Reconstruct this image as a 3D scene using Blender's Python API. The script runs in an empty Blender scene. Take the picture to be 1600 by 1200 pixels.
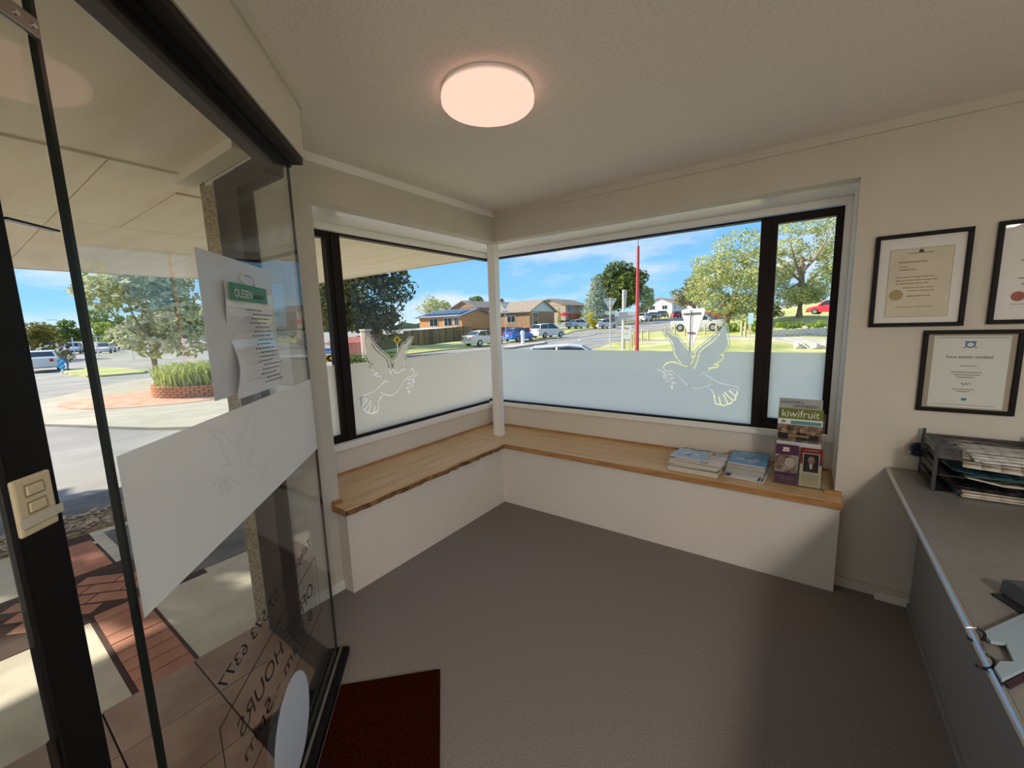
import bpy, bmesh, math, random
import numpy as np
from mathutils import Vector, Matrix
random.seed(7); rng = np.random.default_rng(7)
SC = bpy.context.scene; COL = SC.collection
R2 = math.sqrt(.5)
# ---------------------------------------------------------------- camera
F_PX = 645.05; EYE = np.array([2.1313, -2.7744, 1.5])
def _axes(yaw, pitch, roll):
    fw = np.array([-math.sin(yaw)*math.cos(pitch), math.cos(yaw)*math.cos(pitch), math.sin(pitch)])
    r = np.array([math.cos(yaw), math.sin(yaw), 0]); u = np.cross(r, fw)
    c, s = math.cos(roll), math.sin(roll)
    return c*r+s*u, -s*r+c*u, fw
CR, CU, CF = _axes(.6224, -.1429, -.0308)
cam_d = bpy.data.cameras.new('camera'); cam = bpy.data.objects.new('camera', cam_d); COL.objects.link(cam)
cam_d.sensor_width = 36; cam_d.lens = 36*F_PX/1600; cam_d.clip_start = .02; cam_d.clip_end = 2000
cam.matrix_world = Matrix(((CR[0], CU[0], -CF[0], EYE[0]), (CR[1], CU[1], -CF[1], EYE[1]), (CR[2], CU[2], -CF[2], EYE[2]), (0, 0, 0, 1)))
SC.camera = cam
def ray(x, y): return CF+(x-800)/F_PX*CR-(y-600)/F_PX*CU
def at(x, y, D): return EYE+ray(x, y)*D
def onz(x, y, z): d = ray(x, y); return EYE+d*(z-EYE[2])/d[2]
# ---------------------------------------------------------------- world, sun, exposure
W = bpy.data.worlds.new('sky'); SC.world = W; W.use_nodes = True
nt = W.node_tree; N = nt.nodes; LK = nt.links.new
for n in list(N): N.remove(n)
tc = N.new('ShaderNodeTexCoord'); sep = N.new('ShaderNodeSeparateXYZ'); LK(tc.outputs['Generated'], sep.inputs[0])
rp = N.new('ShaderNodeValToRGB'); LK(sep.outputs['Z'], rp.inputs[0]); cr = rp.color_ramp
for i, (p, c) in enumerate([(0, (.52, .80, .97)), (.06, (.29, .65, .97)), (.2, (.20, .52, .94)), (.5, (.15, .38, .80)), (1, (.12, .30, .70))]):
    e = cr.elements[i] if i < 2 else cr.elements.new(p); e.position = p; e.color = (*c, 1)
mp = N.new('ShaderNodeMapping'); mp.inputs['Scale'].default_value = (2.2, 2.2, 7.5); mp.inputs['Location'].default_value = (3.1, 1.7, .4); LK(tc.outputs['Generated'], mp.inputs[0])
nz = N.new('ShaderNodeTexNoise'); nz.inputs['Scale'].default_value = 1.5; nz.inputs['Detail'].default_value = 7; nz.inputs['Roughness'].default_value = .55; LK(mp.outputs[0], nz.inputs[0])
cm = N.new('ShaderNodeValToRGB'); cm.color_ramp.elements[0].position = .46; cm.color_ramp.elements[1].position = .70; LK(nz.outputs[0], cm.inputs[0])
mx = N.new('ShaderNodeMix'); mx.data_type = 'RGBA'; LK(cm.outputs[0], mx.inputs['Factor']); LK(rp.outputs[0], mx.inputs['A']); mx.inputs['B'].default_value = (.86, .88, .90, 1)
bg = N.new('ShaderNodeBackground'); LK(mx.outputs['Result'], bg.inputs[0]); bg.inputs[1].default_value = .40
LK(bg.outputs[0], N.new('ShaderNodeOutputWorld').inputs[0])
sun_d = bpy.data.lights.new('sun', 'SUN'); sun_d.energy = 3.2; sun_d.angle = math.radians(.6); sun_d.color = (1, .91, .76)
sun = bpy.data.objects.new('sun', sun_d); COL.objects.link(sun)
SUN_DIR = Vector((3.62, 1.8, -2.2)).normalized()
sun.rotation_euler = SUN_DIR.to_track_quat('-Z', 'Y').to_euler(); sun.location = (-30, -20, 30)
vs = SC.view_settings; vs.view_transform = 'Standard'; vs.look = 'None'; vs.gamma = 1; vs.use_curve_mapping = False
vs.exposure = 1.5
cy = SC.cycles; cy.use_denoising = True; cy.max_bounces = 10; cy.diffuse_bounces = 5; cy.glossy_bounces = 4
cy.transmission_bounces = 6; cy.transparent_max_bounces = 24; cy.sample_clamp_indirect = 6; cy.caustics_reflective = False
# ---------------------------------------------------------------- materials
MATS = {}
def mat(name, col, rough=.6, var=0., scale=8., bump=0., metal=0., spec=.3, stretch=(1, 1, 1), col2=None, detail=4, emit=None, bscale=None, bdist=.01):
    if name in MATS: return MATS[name]
    m = bpy.data.materials.new(name); m.use_nodes = True; t = m.node_tree; n = t.nodes; l = t.links.new
    b = n['Principled BSDF']; b.inputs['Roughness'].default_value = rough; b.inputs['Metallic'].default_value = metal
    b.inputs['Specular IOR Level'].default_value = spec; b.inputs['Base Color'].default_value = (*col, 1)
    if emit: b.inputs['Emission Color'].default_value = (*col, 1); b.inputs['Emission Strength'].default_value = emit
    if var or col2 or bump:
        c = n.new('ShaderNodeTexCoord'); q = n.new('ShaderNodeMapping'); q.inputs['Scale'].default_value = stretch
        l(c.outputs['Object'], q.inputs[0])
    if var or col2:
        z = n.new('ShaderNodeTexNoise'); z.inputs['Scale'].default_value = scale; z.inputs['Detail'].default_value = detail; l(q.outputs[0], z.inputs[0])
        r = n.new('ShaderNodeValToRGB'); l(z.outputs[0], r.inputs[0])
        a = col if col2 else tuple(x*(1-var) for x in col); d = col2 if col2 else tuple(min(1, x*(1+var)) for x in col)
        r.color_ramp.elements[0].position = .35; r.color_ramp.elements[1].position = .65
        r.color_ramp.elements[0].color = (*a, 1); r.color_ramp.elements[1].color = (*d, 1); l(r.outputs[0], b.inputs['Base Color'])
    if bump:
        z2 = n.new('ShaderNodeTexNoise'); z2.inputs['Scale'].default_value = bscale or scale; z2.inputs['Detail'].default_value = 3; l(q.outputs[0], z2.inputs[0])
        bp = n.new('ShaderNodeBump'); bp.inputs['Strength'].default_value = bump; bp.inputs['Distance'].default_value = bdist
        l(z2.outputs[0], bp.inputs['Height']); l(bp.outputs[0], b.inputs['Normal'])
    MATS[name] = m; return m
def custom(name):
    m = bpy.data.materials.new(name); m.use_nodes = True; n = m.node_tree.nodes
    for x in list(n): n.remove(x)
    MATS[name] = m; return m, n, m.node_tree.links.new, n.new('ShaderNodeOutputMaterial')
def glass(name, tint=(.97, .985, .98), f0=.038, k=.6):
    m, n, l, o = custom(name)
    lw = n.new('ShaderNodeLayerWeight'); lw.inputs[0].default_value = .5
    p = n.new('ShaderNodeMath'); p.operation = 'POWER'; l(lw.outputs['Facing'], p.inputs[0]); p.inputs[1].default_value = 5
    ma = n.new('ShaderNodeMath'); ma.operation = 'MULTIPLY_ADD'; l(p.outputs[0], ma.inputs[0]); ma.inputs[1].default_value = k; ma.inputs[2].default_value = f0
    tr = n.new('ShaderNodeBsdfTransparent'); tr.inputs[0].default_value = (*tint, 1)
    gl = n.new('ShaderNodeBsdfGlossy'); gl.inputs['Roughness'].default_value = 0
    mx = n.new('ShaderNodeMixShader'); l(ma.outputs[0], mx.inputs[0]); l(tr.outputs[0], mx.inputs[1]); l(gl.outputs[0], mx.inputs[2]); l(mx.outputs[0], o.inputs[0])
    return m
def film_mat(name, col, trans=.5, clear=.05):
    m, n, l, o = custom(name)
    d = n.new('ShaderNodeBsdfDiffuse'); d.inputs[0].default_value = (*col, 1)
    t = n.new('ShaderNodeBsdfTranslucent'); t.inputs[0].default_value = (*col, 1)
    mx = n.new('ShaderNodeMixShader'); mx.inputs[0].default_value = trans; l(d.outputs[0], mx.inputs[1]); l(t.outputs[0], mx.inputs[2])
    c = n.new('ShaderNodeBsdfTransparent'); m2 = n.new('ShaderNodeMixShader'); m2.inputs[0].default_value = clear
    l(mx.outputs[0], m2.inputs[1]); l(c.outputs[0], m2.inputs[2]); l(m2.outputs[0], o.inputs[0])
    return m
def leafmat(name, c1, c2, scale=1.2):
    m, n, l, o = custom(name)
    tcn = n.new('ShaderNodeTexCoord'); z = n.new('ShaderNodeTexNoise'); z.inputs['Scale'].default_value = scale; z.inputs['Detail'].default_value = 6; l(tcn.outputs['Object'], z.inputs[0])
    r = n.new('ShaderNodeValToRGB'); r.color_ramp.elements[0].position = .38; r.color_ramp.elements[1].position = .62
    r.color_ramp.elements[0].color = (*c1, 1); r.color_ramp.elements[1].color = (*c2, 1); l(z.outputs[0], r.inputs[0])
    d = n.new('ShaderNodeBsdfDiffuse'); t = n.new('ShaderNodeBsdfTranslucent'); l(r.outputs[0], d.inputs[0]); l(r.outputs[0], t.inputs[0])
    mx = n.new('ShaderNodeMixShader'); mx.inputs[0].default_value = .3; l(d.outputs[0], mx.inputs[1]); l(t.outputs[0], mx.inputs[2]); l(mx.outputs[0], o.inputs[0])
    return m
def wood(name, c1, c2, axis, rough=.35):
    s = [9, 9, 9]; s[axis] = .5
    return mat(name, c1, rough, col2=c2, scale=4, stretch=tuple(s), detail=6, spec=.5, bump=.03, bscale=12)

M = {}
M['wall'] = mat('painted_wall', (.64, .60, .52), .75, var=.03, scale=3, bump=.10, bscale=260, bdist=.002)
M['trim'] = mat('white_gloss_paint', (.90, .885, .85), .25, spec=.6)
M['panel'] = mat('white_panel', (.76, .71, .64), .55, var=.02, scale=2)
M['ceil'] = mat('stippled_ceiling', (.88, .82, .75), .9, var=.05, scale=90, bump=.55, bscale=160, bdist=.006)
M['carpet'] = mat('taupe_carpet', (.19, .165, .155), .98, spec=.05, col2=(.30, .265, .25), scale=190, bump=.5, bscale=420, bdist=.004, detail=6)
M['benchx'] = wood('pine_top_x', (.58, .36, .17), (.74, .52, .29), 0, .28)
M['benchy'] = wood('pine_top_y', (.58, .36, .17), (.74, .52, .29), 1, .28)
M['edge'] = mat('pine_edge', (.36, .17, .06), .4, col2=(.52, .27, .10), scale=9, stretch=(1, 1, 6), spec=.5)
M['bark_edge'] = mat('bark_edge', (.10, .05, .025), .8, col2=(.34, .18, .08), scale=14, bump=.5)
M['dark'] = mat('bronze_aluminium', (.014, .008, .006), .5, spec=.2)
M['black'] = mat('black_frame', (.006, .005, .005), .5, spec=.15)
M['grey_metal'] = mat('brushed_metal', (.30, .27, .24), .35, metal=.9)
M['chrome'] = mat('chrome', (.60, .60, .60), .35, metal=1)
M['glass'] = glass('clear_glass'); M['wglass'] = glass('window_glass', (.98, .985, .98), .014, .5)
M['edge_glass'] = mat('glass_edge', (.006, .010, .008), .25, spec=.3)
M['film'] = film_mat('frosted_film', (.98, .94, .86), .82, .03)
M['filmd'] = film_mat('frosted_door_film', (.86, .85, .84), .45, .03)
M['ink'] = mat('black_vinyl', (.012, .012, .012), .5)
M['sticker'] = film_mat('white_sticker', (.80, .83, .86), .45, 0)
M['counter'] = mat('grey_laminate', (.21, .20, .185), .33, var=.06, scale=30, spec=.5)
M['counterf'] = mat('grey_counter_front', (.24, .235, .235), .5, var=.05, scale=60)
M['matc'] = mat('rust_coir', (.014, .002, .001), 1, spec=.02, col2=(.05, .008, .002), scale=120, bump=.8, bscale=300, bdist=.01)
M['cream'] = mat('cream_plastic', (.62, .52, .33), .4, spec=.4)
M['tape'] = film_mat('clear_tape', (.75, .72, .6), .2, .35)
M['white'] = mat('white_paper', (.82, .81, .78), .7)
M['offwhite'] = mat('cream_paper', (.70, .64, .50), .7, var=.05, scale=6)
M['text'] = mat('grey_print', (.10, .10, .10), .7)
M['soffit'] = mat('soffit_board', (.80, .71, .54), .8, col2=(.88, .80, .64), scale=1.4, stretch=(1, 6, 1))
M['fascia'] = mat('cream_fascia', (.70, .62, .48), .6)
M['pebble'] = mat('pebble_dash', (.20, .15, .09), .95, col2=(.62, .50, .33), scale=190, bump=1, bscale=190, bdist=.012, detail=0)
M['tile'] = mat('brown_quarry_tile', (.27, .165, .115), .5, col2=(.38, .25, .18), scale=6, bump=.15, bscale=14)
M['grout'] = mat('dark_grout', (.035, .025, .02), .9)
M['concrete'] = mat('pale_concrete', (.52, .47, .38), .9, col2=(.66, .61, .50), scale=5, bump=.15, bscale=80, detail=8)
M['brick'] = mat('red_paver', (.38, .165, .105), .9, col2=(.50, .245, .165), scale=5, bump=.2, bscale=60)
M['asphalt'] = mat('grey_asphalt', (.27, .26, .24), .95, col2=(.37, .355, .32), scale=.6, bump=.1, bscale=30, detail=8)
M['darkasphalt'] = mat('dark_asphalt', (.14, .135, .13), .95, col2=(.22, .21, .20), scale=6, detail=8)  # real on the slab, also paints the tree shade on the road
M['apron'] = mat('beige_apron', (.42, .38, .29), .95, col2=(.51, .465, .365), scale=1.5, detail=8)
M['redgravel'] = mat('red_gravel', (.55, .30, .19), .95, col2=(.72, .45, .31), scale=3, detail=10)
M['grass'] = mat('lawn', (.38, .41, .13), .95, spec=.1, col2=(.57, .56, .27), scale=.5, bump=.5, bscale=20, detail=9)
M['drygrass'] = mat('dry_verge', (.50, .44, .22), .95, spec=.1, col2=(.44, .48, .12), scale=.8, detail=9)
M['mulch'] = mat('bark_mulch', (.16, .10, .06), .95, col2=(.52, .40, .27), scale=22, bump=1, bscale=40, bdist=.04)
M['paint'] = mat('road_paint', (.78, .77, .72), .8)
M['kerb'] = mat('kerb_concrete', (.52, .47, .39), .9, var=.1, scale=3)
M['bark'] = mat('tree_bark', (.17, .13, .10), .95, col2=(.32, .26, .20), scale=5, bump=.6, bscale=9)
M['steel'] = mat('galvanised_pole', (.62, .61, .58), .5, metal=.3)
M['signback'] = mat('sign_back', (.70, .71, .72), .4, metal=.2)
M['bollard'] = mat('bollard_timber', (.60, .50, .28), .8)
M['redpaint'] = mat('red_pole_paint', (.50, .07, .07), .45)
M['tyre'] = mat('tyre', (.02, .02, .02), .8)
M['rim'] = mat('wheel_rim', (.42, .43, .45), .35, metal=.8)
M['carglass'] = mat('car_glass', (.02, .03, .04), .08, spec=.8)
M['chip'] = mat('black_plastic', (.02, .02, .022), .45)
M['tail'] = mat('tail_lamp', (.45, .02, .02), .25)
M['head'] = mat('head_lamp', (.75, .76, .78), .15, spec=.7)
M['plate'] = mat('number_plate', (.78, .78, .74), .5)
# ---------------------------------------------------------------- helpers
def tag(o, label=None, cat=None, group=None, kind=None):
    if label: o['label'] = label
    if cat: o['category'] = cat
    if group: o['group'] = group
    if kind: o['kind'] = kind
    return o
def empty(name, loc=(0, 0, 0), rz=0., **k):
    o = bpy.data.objects.new(name, None); COL.objects.link(o); o.location = [float(v) for v in loc]; o.rotation_euler = (0, 0, rz); o.empty_display_size = .1
    return tag(o, **k)
def mobj(name, me, m=None, parent=None, loc=(0, 0, 0), **k):
    o = bpy.data.objects.new(name, me); COL.objects.link(o)
    if m is not None and not me.materials:
        for x in (m if isinstance(m, (list, tuple)) else [m]): me.materials.append(x)
    o.location = [float(v) for v in loc]
    if parent is not None: o.parent = parent
    return tag(o, **k)
class MB:
    def __init__(s): s.v = []; s.f = []; s.mi = []; s.cur = 0
    def quad(s, *p):
        b = len(s.v); s.v += [tuple(float(c) for c in q) for q in p]; s.f.append(tuple(range(b, b+len(p)))); s.mi.append(s.cur); return s
    def box(s, x0, x1, y0, y1, z0, z1, T=None):
        P = [(x, y, z) for z in (z0, z1) for y in (y0, y1) for x in (x0, x1)]
        if T is not None: P = [tuple(T @ Vector(p)) for p in P]
        b = len(s.v); s.v += [tuple(float(c) for c in q) for q in P]
        for f in ((0, 2, 3, 1), (4, 5, 7, 6), (0, 1, 5, 4), (2, 6, 7, 3), (0, 4, 6, 2), (1, 3, 7, 5)): s.f.append(tuple(b+i for i in f)); s.mi.append(s.cur)
        return s
    def prism(s, poly, z0, z1, T=None):      # poly CCW in xy, extruded in z
        n = len(poly); b = len(s.v); P = [(x, y, z0) for x, y in poly]+[(x, y, z1) for x, y in poly]
        if T is not None: P = [tuple(T @ Vector(p)) for p in P]
        s.v += [tuple(float(c) for c in q) for q in P]
        s.f.append(tuple(b+i for i in range(n-1, -1, -1))); s.f.append(tuple(b+n+i for i in range(n)))
        for i in range(n): j = (i+1) % n; s.f.append((b+i, b+j, b+n+j, b+n+i))
        s.mi += [s.cur]*(n+2); return s
    def loft(s, rings, caps=True):
        b = len(s.v); n = len(rings[0])
        for r in rings: s.v += [tuple(float(c) for c in q) for q in r]
        for k in range(len(rings)-1):
            for i in range(n):
                j = (i+1) % n; s.f.append((b+k*n+i, b+k*n+j, b+(k+1)*n+j, b+(k+1)*n+i)); s.mi.append(s.cur)
        if caps:
            s.f.append(tuple(b+i for i in range(n-1, -1, -1))); s.f.append(tuple(b+(len(rings)-1)*n+i for i in range(n))); s.mi += [s.cur]*2
        return s
    def tube(s, pts, r, n=8, caps=True):
        pts = [Vector(p) for p in pts]; rs = r if isinstance(r, (list, tuple)) else [r]*len(pts); rings = []
        for k, p in enumerate(pts):
            d = (pts[min(k+1, len(pts)-1)]-pts[max(k-1, 0)]).normalized()
            a = d.cross(Vector((0, 0, 1))); a = Vector((1, 0, 0)) if a.length < 1e-4 else a.normalized(); c = d.cross(a)
            rings.append([p+(a*math.cos(t)+c*math.sin(t))*rs[k] for t in (2*math.pi*i/n for i in range(n))])
        return s.loft(rings, caps)
    def lathe(s, prof, n=32, c=(0, 0, 0), caps=True):
        return s.loft([[(c[0]+r*math.cos(2*math.pi*i/n), c[1]+r*math.sin(2*math.pi*i/n), c[2]+z) for i in range(n)] for r, z in prof], caps)
    def disc(s, o, ex, ey, r, n=24, d=0., ry=None):
        o, ex, ey = Vector(o), Vector(ex), Vector(ey); nrm = ex.cross(ey); ry = ry or r
        ring = [o+ex*(r*math.cos(t))+ey*(ry*math.sin(t)) for t in (2*math.pi*i/n for i in range(n))]
        if d: return s.loft([ring, [p+nrm*d for p in ring]])
        return s.quad(*ring)
    def mesh(s, name, smooth=False):
        me = bpy.data.meshes.new(name); me.from_pydata(s.v, [], s.f)
        if max(s.mi, default=0) > 0: me.polygons.foreach_set('material_index', s.mi)
        if smooth: me.polygons.foreach_set('use_smooth', [True]*len(me.polygons))
        me.update(); return me
    def build(s, name, m, parent=None, loc=(0, 0, 0), smooth=False, bevel=0., **k):
        o = mobj(name, s.mesh(name, smooth), m, parent, loc, **k)
        if not o.data.validate(): pass
        bm = bmesh.new(); bm.from_mesh(o.data); bmesh.ops.recalc_face_normals(bm, faces=bm.faces)
        if smooth:
            for e in bm.edges:
                if len(e.link_faces) == 2 and e.calc_face_angle(0) > math.radians(40): e.smooth = False
        bm.to_mesh(o.data); bm.free()
        if bevel:
            md = o.modifiers.new('bevel', 'BEVEL'); md.width = bevel; md.segments = 2; md.limit_method = 'ANGLE'
        return o
def box(name, m, x0, x1, y0, y1, z0, z1, parent=None, bevel=0., T=None, **k): return MB().box(x0, x1, y0, y1, z0, z1, T).build(name, m, parent, bevel=bevel, **k)
def text(name, body, m, o, ex, ey, size, parent=None, width=None, shear=0., align='LEFT', depth=.0006):
    cu = bpy.data.curves.new('t', 'FONT'); cu.body = body; cu.size = 1; cu.shear = shear; cu.align_x = align; cu.extrude = 0; cu.resolution_u = 3
    to = bpy.data.objects.new('t', cu); COL.objects.link(to); bpy.context.view_layer.update()
    me = bpy.data.meshes.new_from_object(to.evaluated_get(bpy.context.evaluated_depsgraph_get()))
    bpy.data.objects.remove(to); bpy.data.curves.remove(cu); me.name = name
    n = len(me.vertices); co = np.zeros(n*3); me.vertices.foreach_get('co', co); co = co.reshape(-1, 3)
    sx = size
    if width and n: sx = width/max(1e-6, co[:, 0].max()-co[:, 0].min())
    o, ex, ey = np.array(o, float), np.array(ex, float), np.array(ey, float); nn = np.cross(ex, ey)
    me.vertices.foreach_set('co', (o+co[:, :1]*sx*ex+co[:, 1:2]*size*ey+nn*depth).ravel()); me.update()
    me.materials.clear(); return mobj(name, me, m, parent)
# C line frame (glass entrance, 45 degrees): t along (1,-1), s towards the room along (1,1)
TC = Matrix(((R2, R2, 0, .442), (-R2, R2, 0, -1.875), (0, 0, 1, 0), (0, 0, 0, 1)))
def cp(t, s, z): return TC @ Vector((t, s, z))
# ================================================================ ROOM SHELL
ST = 'structure'
LA, LB, ZH, ZC = 1.534, 2.30, 2.17, 2.40
BX = .42                                   # depth of the window bay behind both wall faces
# interior plan: bench corner at the origin, wall_left on x=0, wall_right on y=0, glass entrance on the 45 degree line
plan = [(0, 0), (0, -1.90), (.42, -1.90)] + [tuple(cp(t, .0, 0))[:2] for t in (0, 1.9)] + [(1.79, -6), (4.6, -6), (4.6, 0)]
MB().prism(plan[::1], -.06, 0).build('floor', M['carpet'], kind=ST, label='taupe cut-pile carpet covering the whole office floor', cat='floor')
MB().prism(plan, ZC, ZC+.05).build('ceiling', M['ceil'], kind=ST, label='cream stippled ceiling above the waiting corner', cat='ceiling')
wl = box('wall_left', M['wall'], -.12, 0, -1.90, -LA, 0, ZC, kind=ST, label='cream wall with the window nearest the glass door', cat='wall')
box('header', M['wall'], -.10, 0, -LA, .10, ZH, ZC, wl)
wr = box('wall_right', M['wall'], LB, 4.6, 0, .12, 0, ZC, kind=ST, label='cream wall carrying the framed certificates', cat='wall')
box('header', M['wall'], 0, LB, 0, .10, ZH, ZC, wr)
wb = box('wall_back', M['wall'], 1.7, 4.7, -6.1, -6, 0, ZC, kind=ST, label='plain cream wall behind the viewer', cat='wall')
wf = box('wall_far', M['wall'], 4.6, 4.7, -6, -4.4, 0, ZC, kind=ST, label='cream wall with a window behind the counter', cat='wall')
box('pier', M['wall'], 4.6, 4.7, -.9, .12, 0, ZC, wf); box('sill_wall', M['wall'], 4.6, 4.7, -4.4, -.9, 0, .85, wf); box('lintel', M['wall'], 4.6, 4.7, -4.4, -.9, 2.15, ZC, wf)
w3 = empty('window_3', (4.65, -2.65, .85), kind=ST, label='wide aluminium window behind the reception counter', cat='window')
def P3(o): o.parent = w3; o.location = -Vector(w3.location); return o
P3(box('pane', M['glass'], 4.648, 4.653, -4.36, -.94, .89, 2.11))
for a, b, c, d in ((-4.4, -.9, .85, .89), (-4.4, -.9, 2.11, 2.15), (-4.4, -4.36, .89, 2.11), (-.94, -.9, .89, 2.11), (-2.67, -2.63, .89, 2.11)): P3(box('frame_bar', M['dark'], 4.62, 4.68, a, b, c, d))
we = MB().prism([tuple(cp(t, s, 0))[:2] for t, s in ((1.82, -.06), (1.9, -.06), (1.9, .06), (1.82, .06))], 0, ZC).build('wall_entrance', M['wall'], kind=ST, label='short cream wall ending the glass entrance', cat='wall')
box('return', M['wall'], 1.69, 1.79, -6, -3.2, 0, ZC, we)
# bay box outside the wall faces
bay = MB().prism([(-BX-.03, -LA-.05), (-.10, -LA-.05), (-.10, .10), (LB+.05, .10), (LB+.05, BX+.03), (-BX-.03, BX+.03)], ZH, ZH+.05).build('trim_1', M['trim'], kind=ST, label='white painted soffit lining over the window bay', cat='trim')
box('reveal', M['trim'], LB, LB+.05, .12, BX+.03, -.1, ZH, bay); box('reveal', M['trim'], -BX-.03, -.12, -LA-.05, -LA, -.1, ZH, bay)
MB().tube([(LB-.012, BX-.035, .74), (LB-.012, BX-.035, 2.125)], .017, 10).build('bead', M['trim'], bay)
box('apron', M['panel'], -BX-.03, -BX+.02, -LA, BX+.03, -.3, .69, bay); box('apron', M['panel'], -BX+.02, LB, BX-.02, BX+.03, -.3, .72, bay)
# cornices, baseboards
cn = MB().box(0, .012, -1.90, 0, 2.355, ZC).build('trim_2', M['trim'], kind=ST, label='flat white cornice strip along the window wall near the door', cat='trim')
MB().box(0, 4.6, -.012, 0, 2.355, ZC).build('trim_3', M['wall'], kind=ST, label='flat cornice strip above the certificates wall', cat='trim')
box('baseboard_left', M['trim'], 0, .012, -1.90, -1.556, 0, .054, kind=ST, label='short white baseboard beside the glass door', cat='baseboard')
box('baseboard_right', M['wall'], 2.325, 4.6, -.012, 0, 0, .054, kind=ST, label='cream baseboard under the certificates wall', cat='baseboard')
box('skirting_block', M['panel'], 2.50, 2.632, -.05, -.013, 0, .045, label='small beige duct block on the floor beside the counter', cat='block')
# post in the bay corner
MB().box(-.095, -.02, .025, .092, .527, ZH).build('corner_post', M['trim'], bevel=.004, label='slim white post standing on the bench corner between the windows', cat='post')

# ---------------------------------------------------------------- windows (bronze aluminium) with frosted film
DW = [[(-.163,.441),(-.14,.422),(-.108,.378),(-.068,.332),(-.025,.298),(.011,.269),(.024,.242),(.014,.211),(-.127,.171),(-.151,.19),(-.163,.216),(-.151,.227),(-.17,.253),(-.184,.285),(-.19,.304),(-.183,.334),(-.177,.37),(-.176,.412)],[(.255,.406),(.238,.366),(.196,.328),(.18,.289),(.17,.223),(.038,.222),(.04,.241),(.069,.252),(.092,.282),(.123,.313),(.134,.339),(.157,.364),(.182,.362),(.21,.394)]]
DS = [[(-.163,.441),(-.14,.422),(-.108,.378),(-.068,.332),(-.025,.298),(.011,.269),(.024,.242),(.033,.203),(.042,.169),(.067,.137),(.104,.139),(.139,.159),(.182,.168),(.221,.16),(.241,.141),(.248,.12),(.243,.107),(.224,.094),(.177,.101)],[(-.13,.373),(-.098,.328),(-.056,.294),(-.021,.265),(-.0,.232),(.007,.186),(.02,.146),(.03,.125)],[(-.163,.441),(-.176,.412),(-.177,.37),(-.183,.334),(-.19,.304),(-.184,.285),(-.17,.253),(-.151,.227)],[(-.136,.225),(-.155,.224),(-.163,.216),(-.151,.19),(-.127,.171),(-.099,.156)],[(-.102,.156),(-.125,.155),(-.132,.15),(-.115,.136),(-.071,.13)],[(-.075,.128),(-.062,.1),(-.032,.093)],[(-.039,.098),(-.022,.079),(-.002,.077)],[(.255,.406),(.238,.366),(.196,.328),(.18,.289),(.172,.25),(.17,.223),(.141,.185),(.123,.161)],[(.255,.406),(.21,.394),(.182,.362),(.157,.364),(.134,.339),(.123,.313),(.092,.282),(.069,.252),(.04,.241)],[(.059,.23),(.048,.224),(.044,.195)],[(.176,.087),(.139,.065),(.112,.035),(.093,.017),(.058,-.011),(.016,-.025),(-.03,-.017),(-.067,.001),(-.085,.014)],[(-.044,.085),(-.077,.067),(-.113,.04),(-.162,.022),(-.221,.013),(-.26,.001),(-.265,-.011),(-.248,-.02),(-.212,-.01)],[(-.252,-.022),(-.258,-.046),(-.245,-.061),(-.206,-.024)],[(-.245,-.064),(-.247,-.085),(-.231,-.094),(-.175,-.038)],[(-.227,-.098),(-.218,-.116),(-.201,-.119),(-.17,-.055)],[(-.197,-.122),(-.173,-.134),(-.154,-.128),(-.142,-.076)],[(-.151,-.127),(-.125,-.13),(-.115,-.106),(-.112,-.069),(-.097,-.032),(-.073,-.014)],[(.292,.106),(.255,.095),(.231,.077),(.219,.04)],[(.211,.134),(.214,.131)]]
DL = [[(.174,.074),(.21,.082),(.215,.065),(.182,.063)],[(.235,.073),(.254,.057),(.236,.03),(.228,.053)],[(.162,.045),(.186,.053),(.208,.045),(.188,.033)],[(.211,.038),(.232,.014),(.225,.004),(.203,.025)],[(.146,.016),(.178,.02),(.201,.012),(.168,.002)],[(.181,-.001),(.194,-.018),(.182,-.042),(.172,-.018)]]
def inpoly(px, py, poly):
    c = np.zeros(px.shape, bool); n = len(poly)
    for i in range(n):
        x0, y0 = poly[i]; x1, y1 = poly[(i+1) % n]
        if y0 == y1: continue
        c ^= ((y0 > py) != (y1 > py)) & (px < (x1-x0)*(py-y0)/(y1-y0)+x0)
    return c
def segdist(px, py, pl):
    d = np.full(px.shape, 9.)
    for (x0, y0), (x1, y1) in zip(pl[:-1], pl[1:]):
        L = (x1-x0)**2+(y1-y0)**2+1e-12; t = np.clip(((px-x0)*(x1-x0)+(py-y0)*(y1-y0))/L, 0, 1)
        d = np.minimum(d, np.hypot(px-x0-t*(x1-x0), py-y0-t*(y1-y0)))
    return d
def smooth(pl):
    if len(pl) < 3: return pl
    q = [pl[0]]
    for a, b in zip(pl[:-1], pl[1:]): q += [(.75*a[0]+.25*b[0], .75*a[1]+.25*b[1]), (.25*a[0]+.75*b[0], .25*a[1]+.75*b[1])]
    return q+[pl[-1]]
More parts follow.
